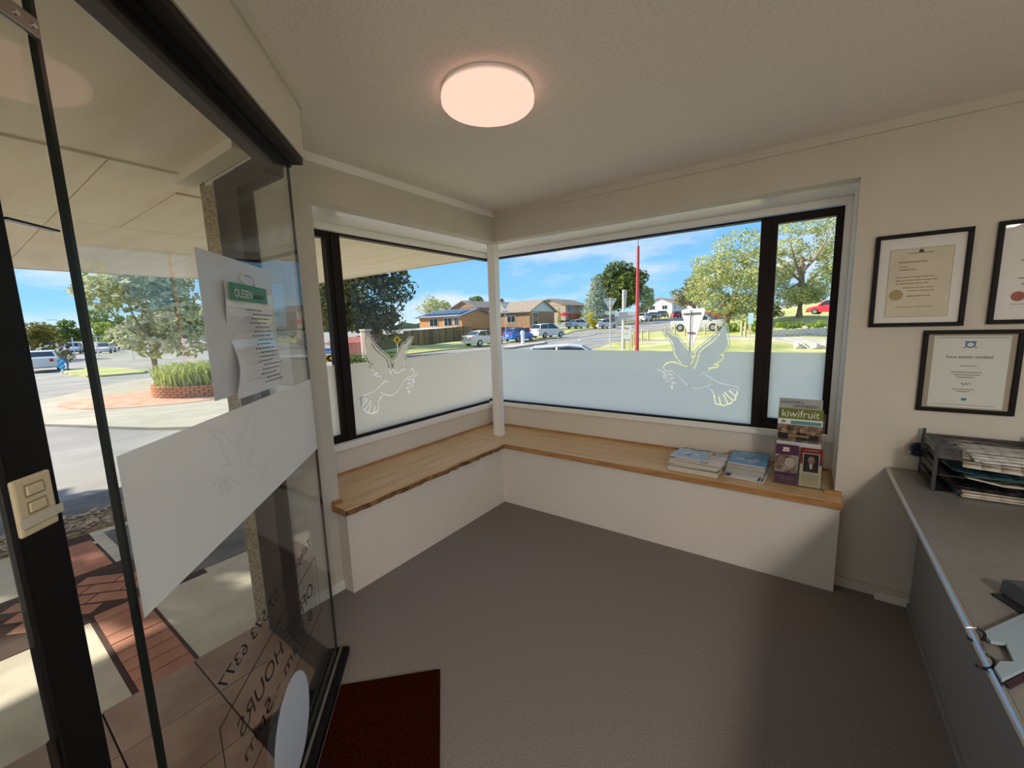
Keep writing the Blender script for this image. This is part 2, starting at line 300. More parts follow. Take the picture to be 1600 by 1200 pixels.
def film(u0, u1, z0, z1, uc, flip, P, step=.0035):
    """frosted film of the band u0..u1, z0..z1 with the dove cut out of it, as rows of quads; P(u,z) gives the 3D point"""
    mb = MB(); zc = 1.02; a0, a1 = uc-.31, uc+.31; zb, zt = .86, 1.47
    sg = -1 if flip else 1
    for (a, b, c, d) in ((u0, a0, z0, z1), (a1, u1, z0, z1), (a0, a1, z0, zb)):
        if b > a: mb.quad(P(a, c), P(b, c), P(b, d), P(a, d))
    nu, nz_ = int((a1-a0)/step), int((zt-zb)/step); us = a0+(np.arange(nu)+.5)*(a1-a0)/nu; zs = zb+(np.arange(nz_)+.5)*(zt-zb)/nz_
    U, Z = np.meshgrid((us-uc)*sg, zs-zc)
    on = np.broadcast_to((zs < z1)[:, None], U.shape).copy()
    for w in DW:
        w2 = smooth(w+[w[0]]); on |= inpoly(U, Z, w2) | (segdist(U, Z, w2) < .010)
    for s_ in DS: on &= segdist(U, Z, smooth(smooth(s_))) > .0036
    for s_ in DL: on &= ~inpoly(U, Z, s_)
    hu, hz = (a1-a0)/nu, (zt-zb)/nz_
    for r in range(nz_):
        row = on[r].astype(int); e = np.diff(np.concatenate([[0], row, [0]])); st, en = np.where(e == 1)[0], np.where(e == -1)[0]
        for i, j in zip(st, en):
            mb.quad(P(a0+i*hu, zb+r*hz), P(a0+j*hu, zb+r*hz), P(a0+j*hu, zb+(r+1)*hz), P(a0+i*hu, zb+(r+1)*hz))
    return mb
FT = 1.268
# left window (plane x=-.43)
w1 = empty('window_1', (-.43, -.5, .75), kind=ST, label='corner window beside the glass door with frosted dove facing right', cat='window')
def P1(o):
    o.parent = w1; o.location = (.43, .5, -.75); return o
P1(MB().box(-.46, -.40, -LA, -1.134, 2.112, 2.125).box(-.46, -.40, -1.134, .46, 2.112, 2.125).build('frame_head', M['dark']))
P1(MB().box(-.46, -.40, -LA, .46, .742, .762).build('frame_sill', M['dark']))
P1(MB().box(-.46, -.392, -1.20, -1.134, .762, 2.112).build('mullion', M['dark'], bevel=.004))
sash = P1(MB().box(-.45, -.40, -LA, -1.20, 2.083, 2.112).box(-.45, -.40, -LA, -1.20, .762, .795).box(-.45, -.40, -1.232, -1.20, .795, 2.083).box(-.45, -.40, -LA, -1.49, .795, 2.083).build('sash_frame', M['dark']))
P1(box('pane', M['wglass'], -.434, -.429, -1.134, .43, .762, 2.112)); P1(box('pane', M['wglass'], -.434, -.429, -1.49, -1.232, .795, 2.083))
P1(film(-1.134, .43, .762, FT, -.80, False, lambda u, z: (-.426, u, z)).build('dove_film', M['film'], label='frosted film with a clear-cut dove carrying a sprig'))
P1(MB().quad((-.426, -1.49, .795), (-.426, -1.232, .795), (-.426, -1.232, FT), (-.426, -1.49, FT)).build('film', M['film']))
P1(MB().box(-.40, -.365, -LA, .44, .695, .742).build('sill_board', M['trim'], bevel=.006)); P1(MB().box(-.40, -.372, -LA, .44, 2.125, ZH).build('head_board', M['trim'], bevel=.004))
# right window (plane y=.43)
w2 = empty('window_2', (1, .43, .75), kind=ST, label='wide window above the long bench with frosted dove facing left', cat='window')
def P2(o):
    o.parent = w2; o.location = (-1, -.43, -.75); return o
P2(box('frame_head', M['dark'], -.46, LB, .40, .46, 2.112, 2.125)); P2(box('frame_sill', M['dark'], -.46, LB, .40, .46, .757, .772))
P2(box('mullion', M['dark'], 1.848, 1.905, .392, .46, .772, 2.112, bevel=.004))
P2(MB().box(1.905, 2.265, .40, .45, 2.075, 2.112).box(1.905, 2.265, .40, .45, .772, .83).box(1.905, 1.94, .40, .45, .83, 2.075).box(2.228, 2.265, .40, .45, .83, 2.075).build('sash_frame', M['dark']))
P2(box('pane', M['wglass'], -.43, 1.848, .429, .434, .772, 2.112)); P2(box('pane', M['wglass'], 1.94, 2.228, .429, .434, .83, 2.075))
P2(film(-.43, 1.848, .772, FT, 1.50, True, lambda u, z: (u, .426, z)).build('dove_film', M['film'], label='frosted film with a clear-cut dove carrying a sprig'))
P2(MB().quad((1.94, .426, .83), (2.228, .426, .83), (2.228, .426, FT), (1.94, .426, FT)).build('film', M['film']))
P2(box('sill_board', M['trim'], -.42, LB, .362, .40, .72, .757, bevel=.006)); P2(box('head_board', M['trim'], -.42, LB, .372, .40, 2.125, ZH, bevel=.004))
P2(box('jamb_board', M['trim'], 2.265, LB, .372, .46, .757, 2.125))

# ---------------------------------------------------------------- window bench
be = empty('window_bench', (0, 0, 0), label='L-shaped pine bench with white fronts under both windows', cat='bench')
seat_r = box('seat_board', M['benchx'], -.40, 2.329, -.1316, .40, .49, .527, be, bevel=.004, label='long pale pine seat board under the wide window')
def waver(y): return .1316+.004*math.sin(y*21)+.003*math.sin(y*53+1)
seat_l = MB().prism([(-.40, -.1316), (-.40, -1.533), (.002, -1.533), (.002, -1.584)]+[(waver(y), y) for y in np.linspace(-1.584, -.1316, 40)], .49, .527).build('seat_board', M['benchy'], be, label='shorter pale pine seat board with a waney front edge')
MB().prism([(.12, -.1330), (.12, -1.580)]+[(waver(y)+.004+.003*math.sin(y*77), y) for y in np.linspace(-1.580, -.1330, 90)], .487, .515).build('waney_edge', M['bark_edge'], seat_l)
box('front_edge', M['edge'], .135, 2.331, -.1335, -.1305, .489, .525, seat_r); box('end_edge', M['edge'], 2.3275, 2.331, -.1316, -.002, .489, .525, seat_r)
box('end_edge', M['edge'], .003, .1316, -1.5865, -1.5835, .489, .525, seat_l)
box('batten', M['edge'], .001, .03, -1.584, -1.534, .527, .545, seat_l); box('batten', M['edge'], 2.255, 2.329, -.03, -.002, .527, .545, seat_r)
box('back_strip', M['edge'], -.40, -.385, -LA, .385, .527, .54, seat_l); box('back_strip', M['edge'], -.385, LB-.005, .385, .40, .527, .54, seat_r); box('back_strip', M['edge'], LB-.016, LB-.002, .002, .385, .527, .54, seat_r)
box('front_panel', M['panel'], .078, .0933, -1.5538, -.0933, 0, .489, be); box('front_panel', M['panel'], .0933, 2.3246, -.0933, -.078, 0, .489, be)
box('end_panel', M['panel'], .001, .078, -1.5538, -1.539, 0, .489, be); box('end_panel', M['panel'], 2.31, 2.3246, -.078, -.001, 0, .489, be)

# ---------------------------------------------------------------- glass entrance on the diagonal
bh = MB().box(-.01, 1.9, -.055, .06, 2.17, ZC, TC).build('wall_bulkhead', M['wall'], kind=ST, label='cream bulkhead over the glass door', cat='wall')
MB().box(-.012, 1.9, .06, .072, 2.355, ZC, TC).box(-.022, -.01, -.05, .072, 2.355, ZC, TC).build('cornice', M['wall'], bh)
MB().box(-.022, -.01, -.04, .064, 2.165, 2.185, TC).build('end_trim', M['wall'], bh)
dr = empty('door_1', tuple(cp(.5, 0, 0)), kind=ST, label='black framed glass sliding door with frosted band and lettering', cat='door')
def D(o):
    o.parent = dr; o.location = -Vector(dr.location); return o
D(MB().box(-.012, 1.85, -.062, .055, 2.145, 2.17, TC).box(-.012, 1.85, -.062, -.018, 2.10, 2.145, TC).build('header_track', M['dark'], bevel=.002))
D(MB().box(-.008, 1.85, -.016, .012, 2.135, 2.145, TC).build('track_slot', M['black']))
D(MB().box(-.03, 1.85, -.07, .05, -.01, .028, TC).build('floor_track', M['black'], bevel=.003)); D(MB().box(-.025, 1.85, .012, .022, .028, .036, TC).build('guide_rail', M['grey_metal']))
D(MB().box(0, 1.060, -.005, .005, .03, 2.14, TC).build('glass_leaf', M['glass']))
D(MB().box(1.060, 1.068, -.005, .005, .03, 2.14, TC).build('leaf_edge', M['edge_glass'], label='dark polished edge of the glass leaf')); D(MB().box(-.003, 0, -.005, .005, .03, 2.14, TC).build('leaf_edge', M['edge_glass']))
D(MB().box(1.085, 1.162, -.005, .005, 1.66, 2.14, TC).build('over_panel', M['glass'])); D(MB().box(1.085, 1.162, -.005, .005, 1.657, 1.66, TC).build('panel_edge', M['edge_glass']))
pt = D(MB().box(1.07, 1.25, .006, .014, 1.925, 1.952, TC).build('patch_fitting', M['grey_metal'], bevel=.002))
for t in (1.08, 1.105): MB().lathe([(.0035, 0), (.0035, .002), (.001, .0022)], 10).build('screw', M['chrome'], pt).matrix_local = Matrix.Translation(cp(t, .014, 1.938)) @ Matrix.Rotation(math.radians(-45), 4, 'Z') @ Matrix.Rotation(math.radians(-90), 4, 'X')
D(MB().box(1.166, 1.231, -.010, .006, .0, 2.145, TC).build('jamb', M['black'], bevel=.003, label='black upright frame holding the light switch')); D(MB().box(1.231, 1.237, -.008, .0, .03, .95, TC).build('seal', M['dark']))
D(MB().box(1.75, 1.82, -.05, .03, 0, 2.145, TC).build('jamb', M['black'])); D(MB().box(1.237, 1.75, -.004, .004, .03, 2.14, TC).build('side_pane', M['glass']))
# band of frosted film with a faint dove
D(MB().quad(cp(0, .0062, 1.0), cp(1.056, .0062, 1.0), cp(1.056, .0062, 1.30), cp(0, .0062, 1.30)).build('film_band', M['filmd']))
dv = MB()
for s_ in DS+[q+[q[0]] for q in DL]:
    q = smooth(s_)
    for (a, b), (c, d) in zip(q[:-1], q[1:]):
        L = math.hypot(c-a, d-b)
        if L < 1e-6: continue
        nx, ny = -(d-b)/L*.0016, (c-a)/L*.0016
        f = lambda u, v: cp(.64+u*.52, .0068, 1.105+v*.42)
        dv.quad(f(a+nx, b+ny), f(a-nx, b-ny), f(c-nx, d-ny), f(c+nx, d+ny))
D(dv.build('dove_outline', mat('dove_line', (.62, .62, .62), .7)))
ET = (R2, -R2, 0); EN = (-R2, R2, 0); UP = (0, 0, 1)
D(text('lettering', 'Telephone 07 573 6377', M['ink'], cp(.19, .0056, .665), ET, UP, .052, width=.68, shear=.25))
D(text('lettering', 'OFFICE HOURS', M['ink'], cp(.22, .0056, .485), ET, UP, .078, width=.60, shear=.2))
D(text('lettering', '8.30am - 5pm', M['ink'], cp(.25, .0056, .405), ET, UP, .066, width=.56, shear=.2))
fr = MB()
for a, b, c, d in ((.165, .90, .598, .602), (.165, .90, .358, .362), (.165, .169, .36, .60), (.896, .90, .36, .60)): fr.quad(cp(a, .0058, c), cp(b, .0058, c), cp(b, .0058, d), cp(a, .0058, d))
D(fr.build('lettering_border', M['ink'], kind='stuff'))
D(MB().disc(cp(.53, .006, .205), ET, UP, .152, 40, -.0008, .16).build('round_sticker', M['sticker'], label='back of a large white round sticker'))
# switch taped to the jamb
sw = empty('light_switch', tuple(cp(1.19, .006, 1.27)), label='cream double light switch taped onto the black door upright', cat='light switch')
def S(o): o.parent = sw; o.location = -Vector(sw.location); return o
S(MB().box(1.180, 1.233, .0062, .0125, 1.245, 1.322, TC).build('face_plate', M['cream'], bevel=.003))
for z in (1.304, 1.281):
    S(MB().box(1.194, 1.221, .0125, .0135, z-.0085, z+.0085, TC).build('rocker_surround', mat('switch_shadow', (.30, .24, .14), .5), bevel=.002)); S(MB().box(1.196, 1.219, .0128, .0155, z-.0065, z+.0065, TC).build('rocker', M['cream'], bevel=.002))  # darkened cream box paints the shadow round each rocker
S(MB().box(1.176, 1.2365, .016, .0163, 1.258, 1.271, TC).build('tape', M['tape']))
# laminated notice hung on the leaf
no = empty('hanging_notice', tuple(cp(.52, .012, 1.34)), label='laminated notice with a green heading hung on the glass door', cat='notice')
def Q(o): o.parent = no; o.location = -Vector(no.location); return o
slv, n_, l_, o_ = custom('clear_sleeve')
pb = n_.new('ShaderNodeBsdfPrincipled'); pb.inputs['Base Color'].default_value = (.62, .63, .65, 1); pb.inputs['Roughness'].default_value = .25
tp = n_.new('ShaderNodeBsdfTransparent'); ms = n_.new('ShaderNodeMixShader'); ms.inputs[0].default_value = .12; l_(pb.outputs[0], ms.inputs[1]); l_(tp.outputs[0], ms.inputs[2]); l_(ms.outputs[0], o_.inputs[0])
Q(MB().box(.312, .738, .0065, .0075, 1.338, 1.70, TC).build('backing_sheet', slv))
def sheet(t0, t1, z0, z1, n=14, off=.010):
    mb = MB(); g = []
    for k in range(n+1):
        z = z1+(z0-z1)*k/n; w = off+.006*math.sin(k*.75)+.010*(k/n)**2; g.append([cp(t0+.012*math.sin(k*.55), w, z), cp((t0+t1)/2, w+.005*math.sin(k*.9+1), z), cp(t1+.022*(k/n)**2+.006*math.sin(k*.6), w+.004, z)])
    for a, b in zip(g[:-1], g[1:]):
        for i in (0, 1): mb.quad(a[i], a[i+1], b[i+1], b[i])
    return mb
glossy = mat('laminated_paper', (.66, .66, .65), .12, spec=.8)
Q(sheet(.632, .345, 1.325, 1.637).build('notice_sheet', glossy, smooth=True))
IN = (-R2, R2, 0)
Q(MB().box(.40, .628, .022, .0228, 1.586, 1.633, TC).build('green_heading', mat('print_green', (.03, .20, .08), .4)))
Q(text('heading', 'OLESEN', M['white'], cp(.612, .0235, 1.596), IN, UP, .030, width=.105))
hl_ = MB()
for k_ in range(9): hl_.quad(cp(.50-.008*k_, .0235, 1.598), cp(.495-.008*k_, .0235, 1.598), cp(.495-.008*k_, .0235, 1.603+.004*(k_ % 3)), cp(.50-.008*k_, .0235, 1.603+.004*(k_ % 3)))
Q(hl_.build('heading_print', M['text'], kind='stuff'))
ln = MB()
for i in range(18):
    z = 1.562-.0122*i; t1 = .55-.03*((i*5) % 3)/2; t0 = t1-.10-.035*((i*7) % 4)/3; w = .0245+.0012*i
    k = t1
    while k > t0:
        e = max(t0, k-.008-.012*random.random()); ln.quad(cp(k, w, z), cp(e, w, z), cp(e, w, z+.0035), cp(k, w, z+.0035)); k = e-.004
Q(ln.build('print_lines', M['text'], kind='stuff'))
Q(MB().disc(cp(.512, .008, 1.652), IN, UP, .016, 20, .006).build('suction_cup', slv)); Q(MB().tube([cp(.512, .014, 1.662), cp(.512, .03, 1.655), cp(.508, .034, 1.64), cp(.50, .028, 1.632), cp(.488, .026, 1.636)], .0016, 6).build('wire_hook', M['chrome']))

# side light returning to the wall (y=-1.93)
sl = empty('side_light', (.2, -1.93, 0), label='narrow glass side light in a dark frame behind the glass door', cat='window', kind=ST)
def G(o): o.parent = sl; o.location = -Vector(sl.location); return o
G(box('jamb', M['dark'], -.02, .20, -1.965, -1.90, 0, 2.16, bevel=.003)); G(box('head', M['dark'], .20, .45, -1.965, -1.90, 2.085, 2.16)); G(box('sill', M['dark'], .20, .42, -1.965, -1.90, -.01, .05))
G(box('pane', M['glass'], .20, .425, -1.935, -1.930, .05, 2.085)); G(MB().quad((.20, -1.928, 1.0), (.425, -1.928, 1.0), (.425, -1.928, 1.275), (.20, -1.928, 1.275)).build('film', M['film']))
G(box('flashing', M['grey_metal'], -.052, -.02, -1.955, -1.91, 0, 2.19))
box('wall_side', M['wall'], -.12, .44, -1.96, -1.90, 2.16, ZC+.04, kind=ST, label='cream wall piece above the narrow side light', cat='wall')
box('pebble_column', M['pebble'], -.21, -.052, -1.95, -1.60, -.1, 2.2, kind=ST, label='pebble-dashed wall end outside the glass door', cat='wall')

# ---------------------------------------------------------------- ceiling lamp
lp = empty('ceiling_lamp', (1.068, -1.395, ZC), label='round opal ceiling lamp, switched on', cat='lamp')
MB().lathe([(.150, 0), (.172, -.001), (.176, -.012), (.170, -.018)], 48).build('base_ring', M['trim'], lp, smooth=True)
lm, n_, l_, o_ = custom('opal_diffuser')
em = n_.new('ShaderNodeEmission'); em.inputs[0].default_value = (1, .545, .425, 1); em.inputs[1].default_value = .47; l_(em.outputs[0], o_.inputs[0])
MB().lathe([(.172, -.018), (.178, -.022), (.180, -.034), (.179, -.050), (.172, -.058), (.14, -.066), (.08, -.072), (.02, -.074), (.005, -.078), (.001, -.078)], 48).build('diffuser', lm, lp, smooth=True)
for k, (x, y) in enumerate(((3.6, -3.6), (3.9, -5.2))):      # unseen lamps added behind the viewer to brighten the room
    e = empty('ceiling_lamp', (x, y, ZC), label=['round opal ceiling lamp above the reception counter', 'round opal ceiling lamp at the rear of the office'][k], cat='lamp', group='office ceiling lamps')
    for q in lp.children:
        c_ = q.copy(); COL.objects.link(c_); c_.parent = e
    d_ = bpy.data.lights.new('lamp_light', 'AREA'); d_.shape = 'DISK'; d_.size = .34; d_.energy = 24; d_.color = (1, .91, .82)  # strong fill light under each added lamp
    o_ = bpy.data.objects.new('lamp_light', d_); COL.objects.link(o_); o_.location = (x, y, ZC-.085)
# ---------------------------------------------------------------- counter
ct = empty('reception_counter', (2.9, -1.4, 0), label='grey laminate reception counter with a bright metal edge', cat='counter')
def K(o): o.parent = ct; o.location = (-2.9, 1.4, 0); return o
K(box('worktop', M['counter'], 2.512, 3.35, -3.1, -.001, .690, .718)); K(MB().tube([(2.507, -3.1, .708), (2.507, -.001, .708)], .011, 10).build('metal_edge', M['chrome']))
K(box('front_panel', M['counterf'], 2.632, 2.66, -3.1, -.06, .0, .69)); K(box('kick_strip', M['counterf'], 2.622, 2.632, -3.1, -.06, 0, .03)); K(box('rear_panel', M['counterf'], 3.3, 3.32, -3.1, -.05, 0, .69)); K(box('end_leg', M['counterf'], 2.66, 3.3, -.09, -.06, 0, .69))
# ---------------------------------------------------------------- coir mat at the door, aligned with the door line
MB().box(.175, 1.15, .056, .472, .0, .016, TC).build('door_mat', M['matc'], bevel=.006, label='rust-coloured coir door mat beside the glass door', cat='mat')
# ---------------------------------------------------------------- framed certificates on wall_right
def lines(mb, x0, x1, z, h, y, cuts=6):
    k = x0
    while k < x1-.003:
        e = min(x1, k+(x1-x0)/cuts*(.4+random.random())); mb.quad((k, y, z), (e, y, z), (e, y, z+h), (k, y, z+h)); k = e+(x1-x0)*.02
M['mglass'] = glass('matt_picture_glass', (.98, .98, .98), .004, .1)
def frame(x0, x1, z0, z1, label, bw=.018):
    e = empty('certificate_frame', ((x0+x1)/2, 0, z0), label=label, cat='picture frame', group='framed certificates above the counter')
    def A(o): o.parent = e; o.location = -Vector(e.location); return o
    A(MB().box(x0, x1, -.02, -.001, z0, z0+bw).box(x0, x1, -.02, -.001, z1-bw, z1).box(x0, x0+bw, -.02, -.001, z0+bw, z1-bw).box(x1-bw, x1, -.02, -.001, z0+bw, z1-bw).build('frame', M['black'], bevel=.002))
    A(box('mount', M['white'], x0+bw, x1-bw, -.006, -.003, z0+bw, z1-bw)); A(box('glazing', M['mglass'], x0+bw, x1-bw, -.0125, -.0115, z0+bw, z1-bw))
    return A
EX = (1, 0, 0)
A = frame(2.378, 2.710, 1.432, 1.870, 'black framed cream certificate with gold seal, nearest the window')
A(box('certificate', M['offwhite'], 2.435, 2.655, -.0072, -.006, 1.478, 1.80)); ln = MB()
for z, a, b, h in ((1.775, 2.50, 2.59, .004), (1.735, 2.47, 2.57, .005), (1.715, 2.47, 2.50, .004), (1.70, 2.47, 2.535, .005), (1.665, 2.465, 2.60, .004), (1.65, 2.465, 2.61, .004), (1.635, 2.465, 2.58, .004), (1.615, 2.49, 2.60, .004), (1.60, 2.51, 2.6, .004), (1.575, 2.51, 2.59, .005), (1.525, 2.47, 2.60, .003)): lines(ln, a, b, z, h, -.0078)
A(ln.build('print_lines', mat('sepia_print', (.28, .23, .15), .8), kind='stuff')); A(MB().disc((2.47, -.0075, 1.585), EX, UP, .026, 24, -.001).build('gold_seal', mat('gold_seal', (.42, .34, .16), .5)))
A(MB().disc((2.545, -.0075, 1.785), EX, UP, .009, 16, -.001).build('crest', mat('crest_ink', (.10, .06, .05), .6)))
A(MB().box(2.435, 2.655, -.0076, -.0072, 1.7985, 1.80).box(2.435, 2.655, -.0076, -.0072, 1.478, 1.4795).box(2.435, 2.4365, -.0076, -.0072, 1.478, 1.80).box(2.6535, 2.655, -.0076, -.0072, 1.478, 1.80).build('print_border', mat('sepia_print', (.3, .2, .1))))
A = frame(2.782, 3.115, 1.437, 1.878, 'black framed white certificate with red seal beside the cream one')
A(MB().disc((2.865, -.0075, 1.555), EX, UP, .021, 24, -.001).build('red_seal', mat('red_seal', (.36, .09, .05), .5))); ln = MB()
for i in range(8): lines(ln, 2.86+.01*(i % 3), 3.03-.015*(i % 2), 1.78-.025*i, .004, -.0068)
lines(ln, 2.845, 2.90, 1.52, .002, -.0068); A(ln.build('print_lines', M['text'], kind='stuff'))
A = frame(2.583, 2.902, 1.026, 1.412, 'black framed adviser certificate with blue emblem, below the other two')
A(box('backing', mat('brown_backing', (.42, .37, .29), .8), 2.601, 2.884, -.0065, -.006, 1.044, 1.394))
A(box('certificate', mat('mint_paper', (.72, .74, .69), .7), 2.622, 2.865, -.0075, -.0065, 1.05, 1.385))
A(box('rule', M['text'], 2.635, 2.86, -.0079, -.0075, 1.376, 1.378)); A(box('rule', M['text'], 2.63, 2.84, -.0079, -.0075, 1.062, 1.0635))
blue = mat('emblem_blue', (.05, .16, .30), .5)
cre = MB()
for k in range(16):
    t0, t1 = 2*math.pi*k/16, 2*math.pi*(k+1)/16; c = lambda r, t: (2.742+r*math.cos(t), -.0082, 1.345+r*.9*math.sin(t)); cre.quad(c(.011, t0), c(.017, t0), c(.017, t1), c(.011, t1))
cre.box(2.719, 2.729, -.0084, -.0078, 1.330, 1.334).box(2.755, 2.765, -.0084, -.0078, 1.330, 1.334).box(2.724, 2.760, -.0084, -.0078, 1.354, 1.360)
A(cre.build('emblem', blue, kind='stuff')); A(text('title', 'Xero advisor certified', M['ink'], (2.742, -.008, 1.282), EX, UP, .019, align='CENTER', width=.15)); ln = MB()
for z, a, b in ((1.245, 2.715, 2.77), (1.215, 2.69, 2.79), (1.203, 2.70, 2.785), (1.192, 2.71, 2.77), (1.135, 2.70, 2.77), (1.125, 2.715, 2.76)): lines(ln, a, b, z, .003, -.008)
A(ln.build('print_lines', M['text'], kind='stuff')); A(MB().tube([(2.727+.032*q, -.0083, 1.16+.007*math.sin(q*17)*(1-q*.5)+.004*q) for q in np.linspace(0, 1, 30)], .0007, 4).build('signature', M['ink'])); A(MB().disc((2.742, -.008, 1.09), EX, UP, .010, 20, -.0005, .006).build('badge', mat('badge_blue', (.04, .20, .26), .5)))

# ---------------------------------------------------------------- magazines on the bench
def mag(name, label, w, h, th, x, y, z, rz, cover, page=None, group=None, kind='magazine', deco=None):
    e = empty(name, (x, y, z), rz, label=label, cat=kind, group=group)
    MB().box(-w/2+.002, w/2-.002, -h/2+.002, h/2-.002, .0006, th-.0006).build('pages', page or mat('page_edges', (.66, .60, .50), .8, var=.15, scale=200, stretch=(.1, .1, 30)), e)
    MB().box(-w/2, w/2, -h/2, h/2, th-.0008, th).box(-w/2, w/2, -h/2, h/2, 0, .0006).box(-w/2, -w/2+.001, -h/2, h/2, .0006, th-.0008).build('cover', cover, e)
    if deco: deco(e, w, h, th)
    return e
def pic(name, c1, c2, scale=14): return mat(name, c1, .25, col2=c2, scale=scale, spec=.5, detail=2)
def patch(e, name, m, x0, x1, y0, y1, z): MB().quad((x0, y0, z), (x1, y0, z), (x1, y1, z), (x0, y1, z)).build(name, m, e)
GM = 'magazines piled on the pine bench'
rz = -.02
zz = .5285
mag('magazine', 'thick cream-edged magazine at the bottom of the left pile', .30, .215, .030, 1.583, .02, zz, rz, pic('c_grey', (.45, .43, .38), (.6, .58, .52)), group=GM); zz += .0305
mag('magazine', 'dark-covered magazine lying second from the bottom of the left pile', .285, .21, .010, 1.575, .035, zz, rz+.05, pic('c_dark', (.02, .02, .025), (.10, .09, .09)), group=GM); zz += .0105
mag('magazine', 'grey magazine in the middle of the left pile', .295, .215, .012, 1.588, .03, zz, rz-.06, pic('c_wh', (.55, .55, .56), (.7, .69, .68)), group=GM); zz += .0125
mag('magazine', 'white magazine with grey edges high in the left pile', .30, .215, .012, 1.600, .03, zz, rz-.10, M['white'], group=GM); zz += .0125
mag('magazine', 'magazine with dark green leafy cover at the back of the left pile', .30, .235, .006, 1.60, .115, zz, rz-.05, pic('c_green', (.03, .07, .06), (.45, .50, .45), 22), group=GM, deco=lambda e, w, h, t: [patch(e, 'masthead', pic('c_mast', (.35, .34, .30), (.62, .60, .54), 60), a_, a_+.03, .0, .09, t+.0004) for a_ in (-.02, .025, .07, .11)]); zz += .0065
mag('magazine', 'pink-covered magazine jutting from the front of the left pile', .285, .20, .006, 1.610, .01, zz, rz-.04, pic('c_pink', (.62, .45, .42), (.75, .66, .62), 9), group=GM, deco=lambda e, w, h, t: MB().tube([(.04+.02*math.cos(q), -.06+.022*math.sin(q), t+.001) for q in np.linspace(2.4, 6.9, 14)], .004, 5).build('printed_curve', pic('c_ma', (.20, .12, .25), (.5, .3, .4)), e)); zz += .0065
mag('booklet', 'pale blue booklet with sketched portraits on top of the left pile', .205, .175, .010, 1.545, .045, zz, rz-.12, mat('c_pblue', (.36, .52, .70), .3), group=GM, kind='booklet', deco=lambda e, w, h, t: [MB().disc((px, py, t+.0006), (1, 0, 0), (0, 1, 0), .016, 16).build('printed_face', mm, e) for px, py, mm in ((-.02, .01, M['white']), (.012, -.005, mat('c_face', (.65, .42, .42), .5)), (.035, .01, M['white']), (-.005, -.02, mat('c_navy', (.08, .12, .25), .5)))])
zz = .5285; rz = -.04
mag('brochure', 'white brochure with navy panels sticking out below the blue pile', .215, .30, .004, 1.872, .115, zz, rz-.03, M['white'], group=GM, kind='brochure', deco=lambda e, w, h, t: [patch(e, 'navy_panel', mat('c_navy', (.08, .12, .25), .5), a, b, -.14, -.06, t+.0003) for a, b in ((-.105, -.075), (.07, .085), (.09, .10))]); zz += .0045
for k, (th, lb) in enumerate(((.034, 'grey-edged magazine at the bottom of the right blue pile'), (.026, 'grey-edged magazine in the middle of the right blue pile'))):
    mag('magazine', lb, .21, .29, th, 1.865+.004*k, .185, zz, rz+.02*k, pic('c_b%d' % k, (.16, .24, .34), (.4, .5, .58)), mat('grey_pages', (.42, .40, .37), .8, var=.2, scale=200, stretch=(.1, .1, 30)), group=GM); zz += th+.0005
mag('magazine', 'bright blue holiday magazine on top of the right pile', .21, .285, .010, 1.868, .185, zz, rz+.02, mat('c_blue', (.07, .25, .48), .22, col2=(.12, .36, .60), scale=7, spec=.6), group=GM, deco=lambda e, w, h, t: [patch(e, 'printed_shape', mm, a, b, c, d, t+.0004) for mm, a, b, c, d in ((M['white'], -.07, -.02, -.05, -.035), (mat('c_face', (.65, .42, .42), .5), .035, .06, -.05, -.02), (M['white'], .0, .05, -.075, -.065), (mat('c_navy', (.08, .12, .25), .5), -.03, .02, -.02, -.005), (M['white'], -.05, .03, .08, .086))])

# ---------------------------------------------------------------- acrylic leaflet holder with its contents
HX0, HX1, HY = 2.012, 2.242, .005
acr = glass('acrylic', (.95, .97, .98), .05)
h = empty('brochure_holder', (2.13, HY, .5275), .0, label='clear acrylic leaflet holder standing at the bench end', cat='brochure holder')
def Hh(o): o.parent = h; o.location = -Vector(h.location); return o
Hh(MB().box(HX0, HX1, HY+.0, HY+.003, .53, .70).box(HX0, HX1, HY+.028, HY+.031, .53, .80).box(HX0, HX1, HY+.07, HY+.073, .53, .95).box(HX0, HX1, HY, HY+.073, .5275, .5305).build('shell', acr)); Hh(box('divider', acr, 2.131, 2.134, HY+.003, HY+.028, .53, .70)); Hh(box('side', acr, HX0-.003, HX0, HY, HY+.073, .5275, .82)); Hh(box('side', acr, HX1, HX1+.003, HY, HY+.073, .5275, .82))
def cover(name, label, x0, x1, y, z0, z1, base, kind, th=.006):
    e = empty(name, ((x0+x1)/2, y, z0), label=label, cat=kind)
    def B(o): o.parent = e; o.location = -Vector(e.location); return o
    B(box('sheet', base, x0, x1, y, y+th, z0, z1))
    def P(nm, m, a, b, c, d, k=1): return B(MB().quad((a, y-.0004*k, c), (b, y-.0004*k, c), (b, y-.0004*k, d), (a, y-.0004*k, d)).build(nm, m))
    return B, P
y = HY+.055
B, P = cover('magazine', 'grower magazine with a silver masthead at the back of the holder', 2.018, 2.222, y, .533, 1.03, mat('silver_cover', (.42, .42, .42), .3), 'magazine')
B(text('masthead', 'NZ', M['ink'], (2.026, y-.001, 1.002), EX, UP, .021, width=.022)); B(text('masthead', 'GROWER &', M['text'], (2.050, y-.001, 1.002), EX, UP, .021, width=.085)); B(text('masthead', 'ORCHARDIST', M['ink'], (2.088, y-.001, .981), EX, UP, .021, width=.118))
y = HY+.035
B, P = cover('magazine', 'kiwifruit magazine with olive banner and group photo in the holder', 2.018, 2.228, y, .533, .975, M['white'], 'magazine')
P('banner', mat('olive_banner', (.16, .20, .03), .3), 2.018, 2.228, .915, .975); B(text('masthead', 'kiwifruit', M['white'], (2.033, y-.001, .927), EX, UP, .058, width=.175))
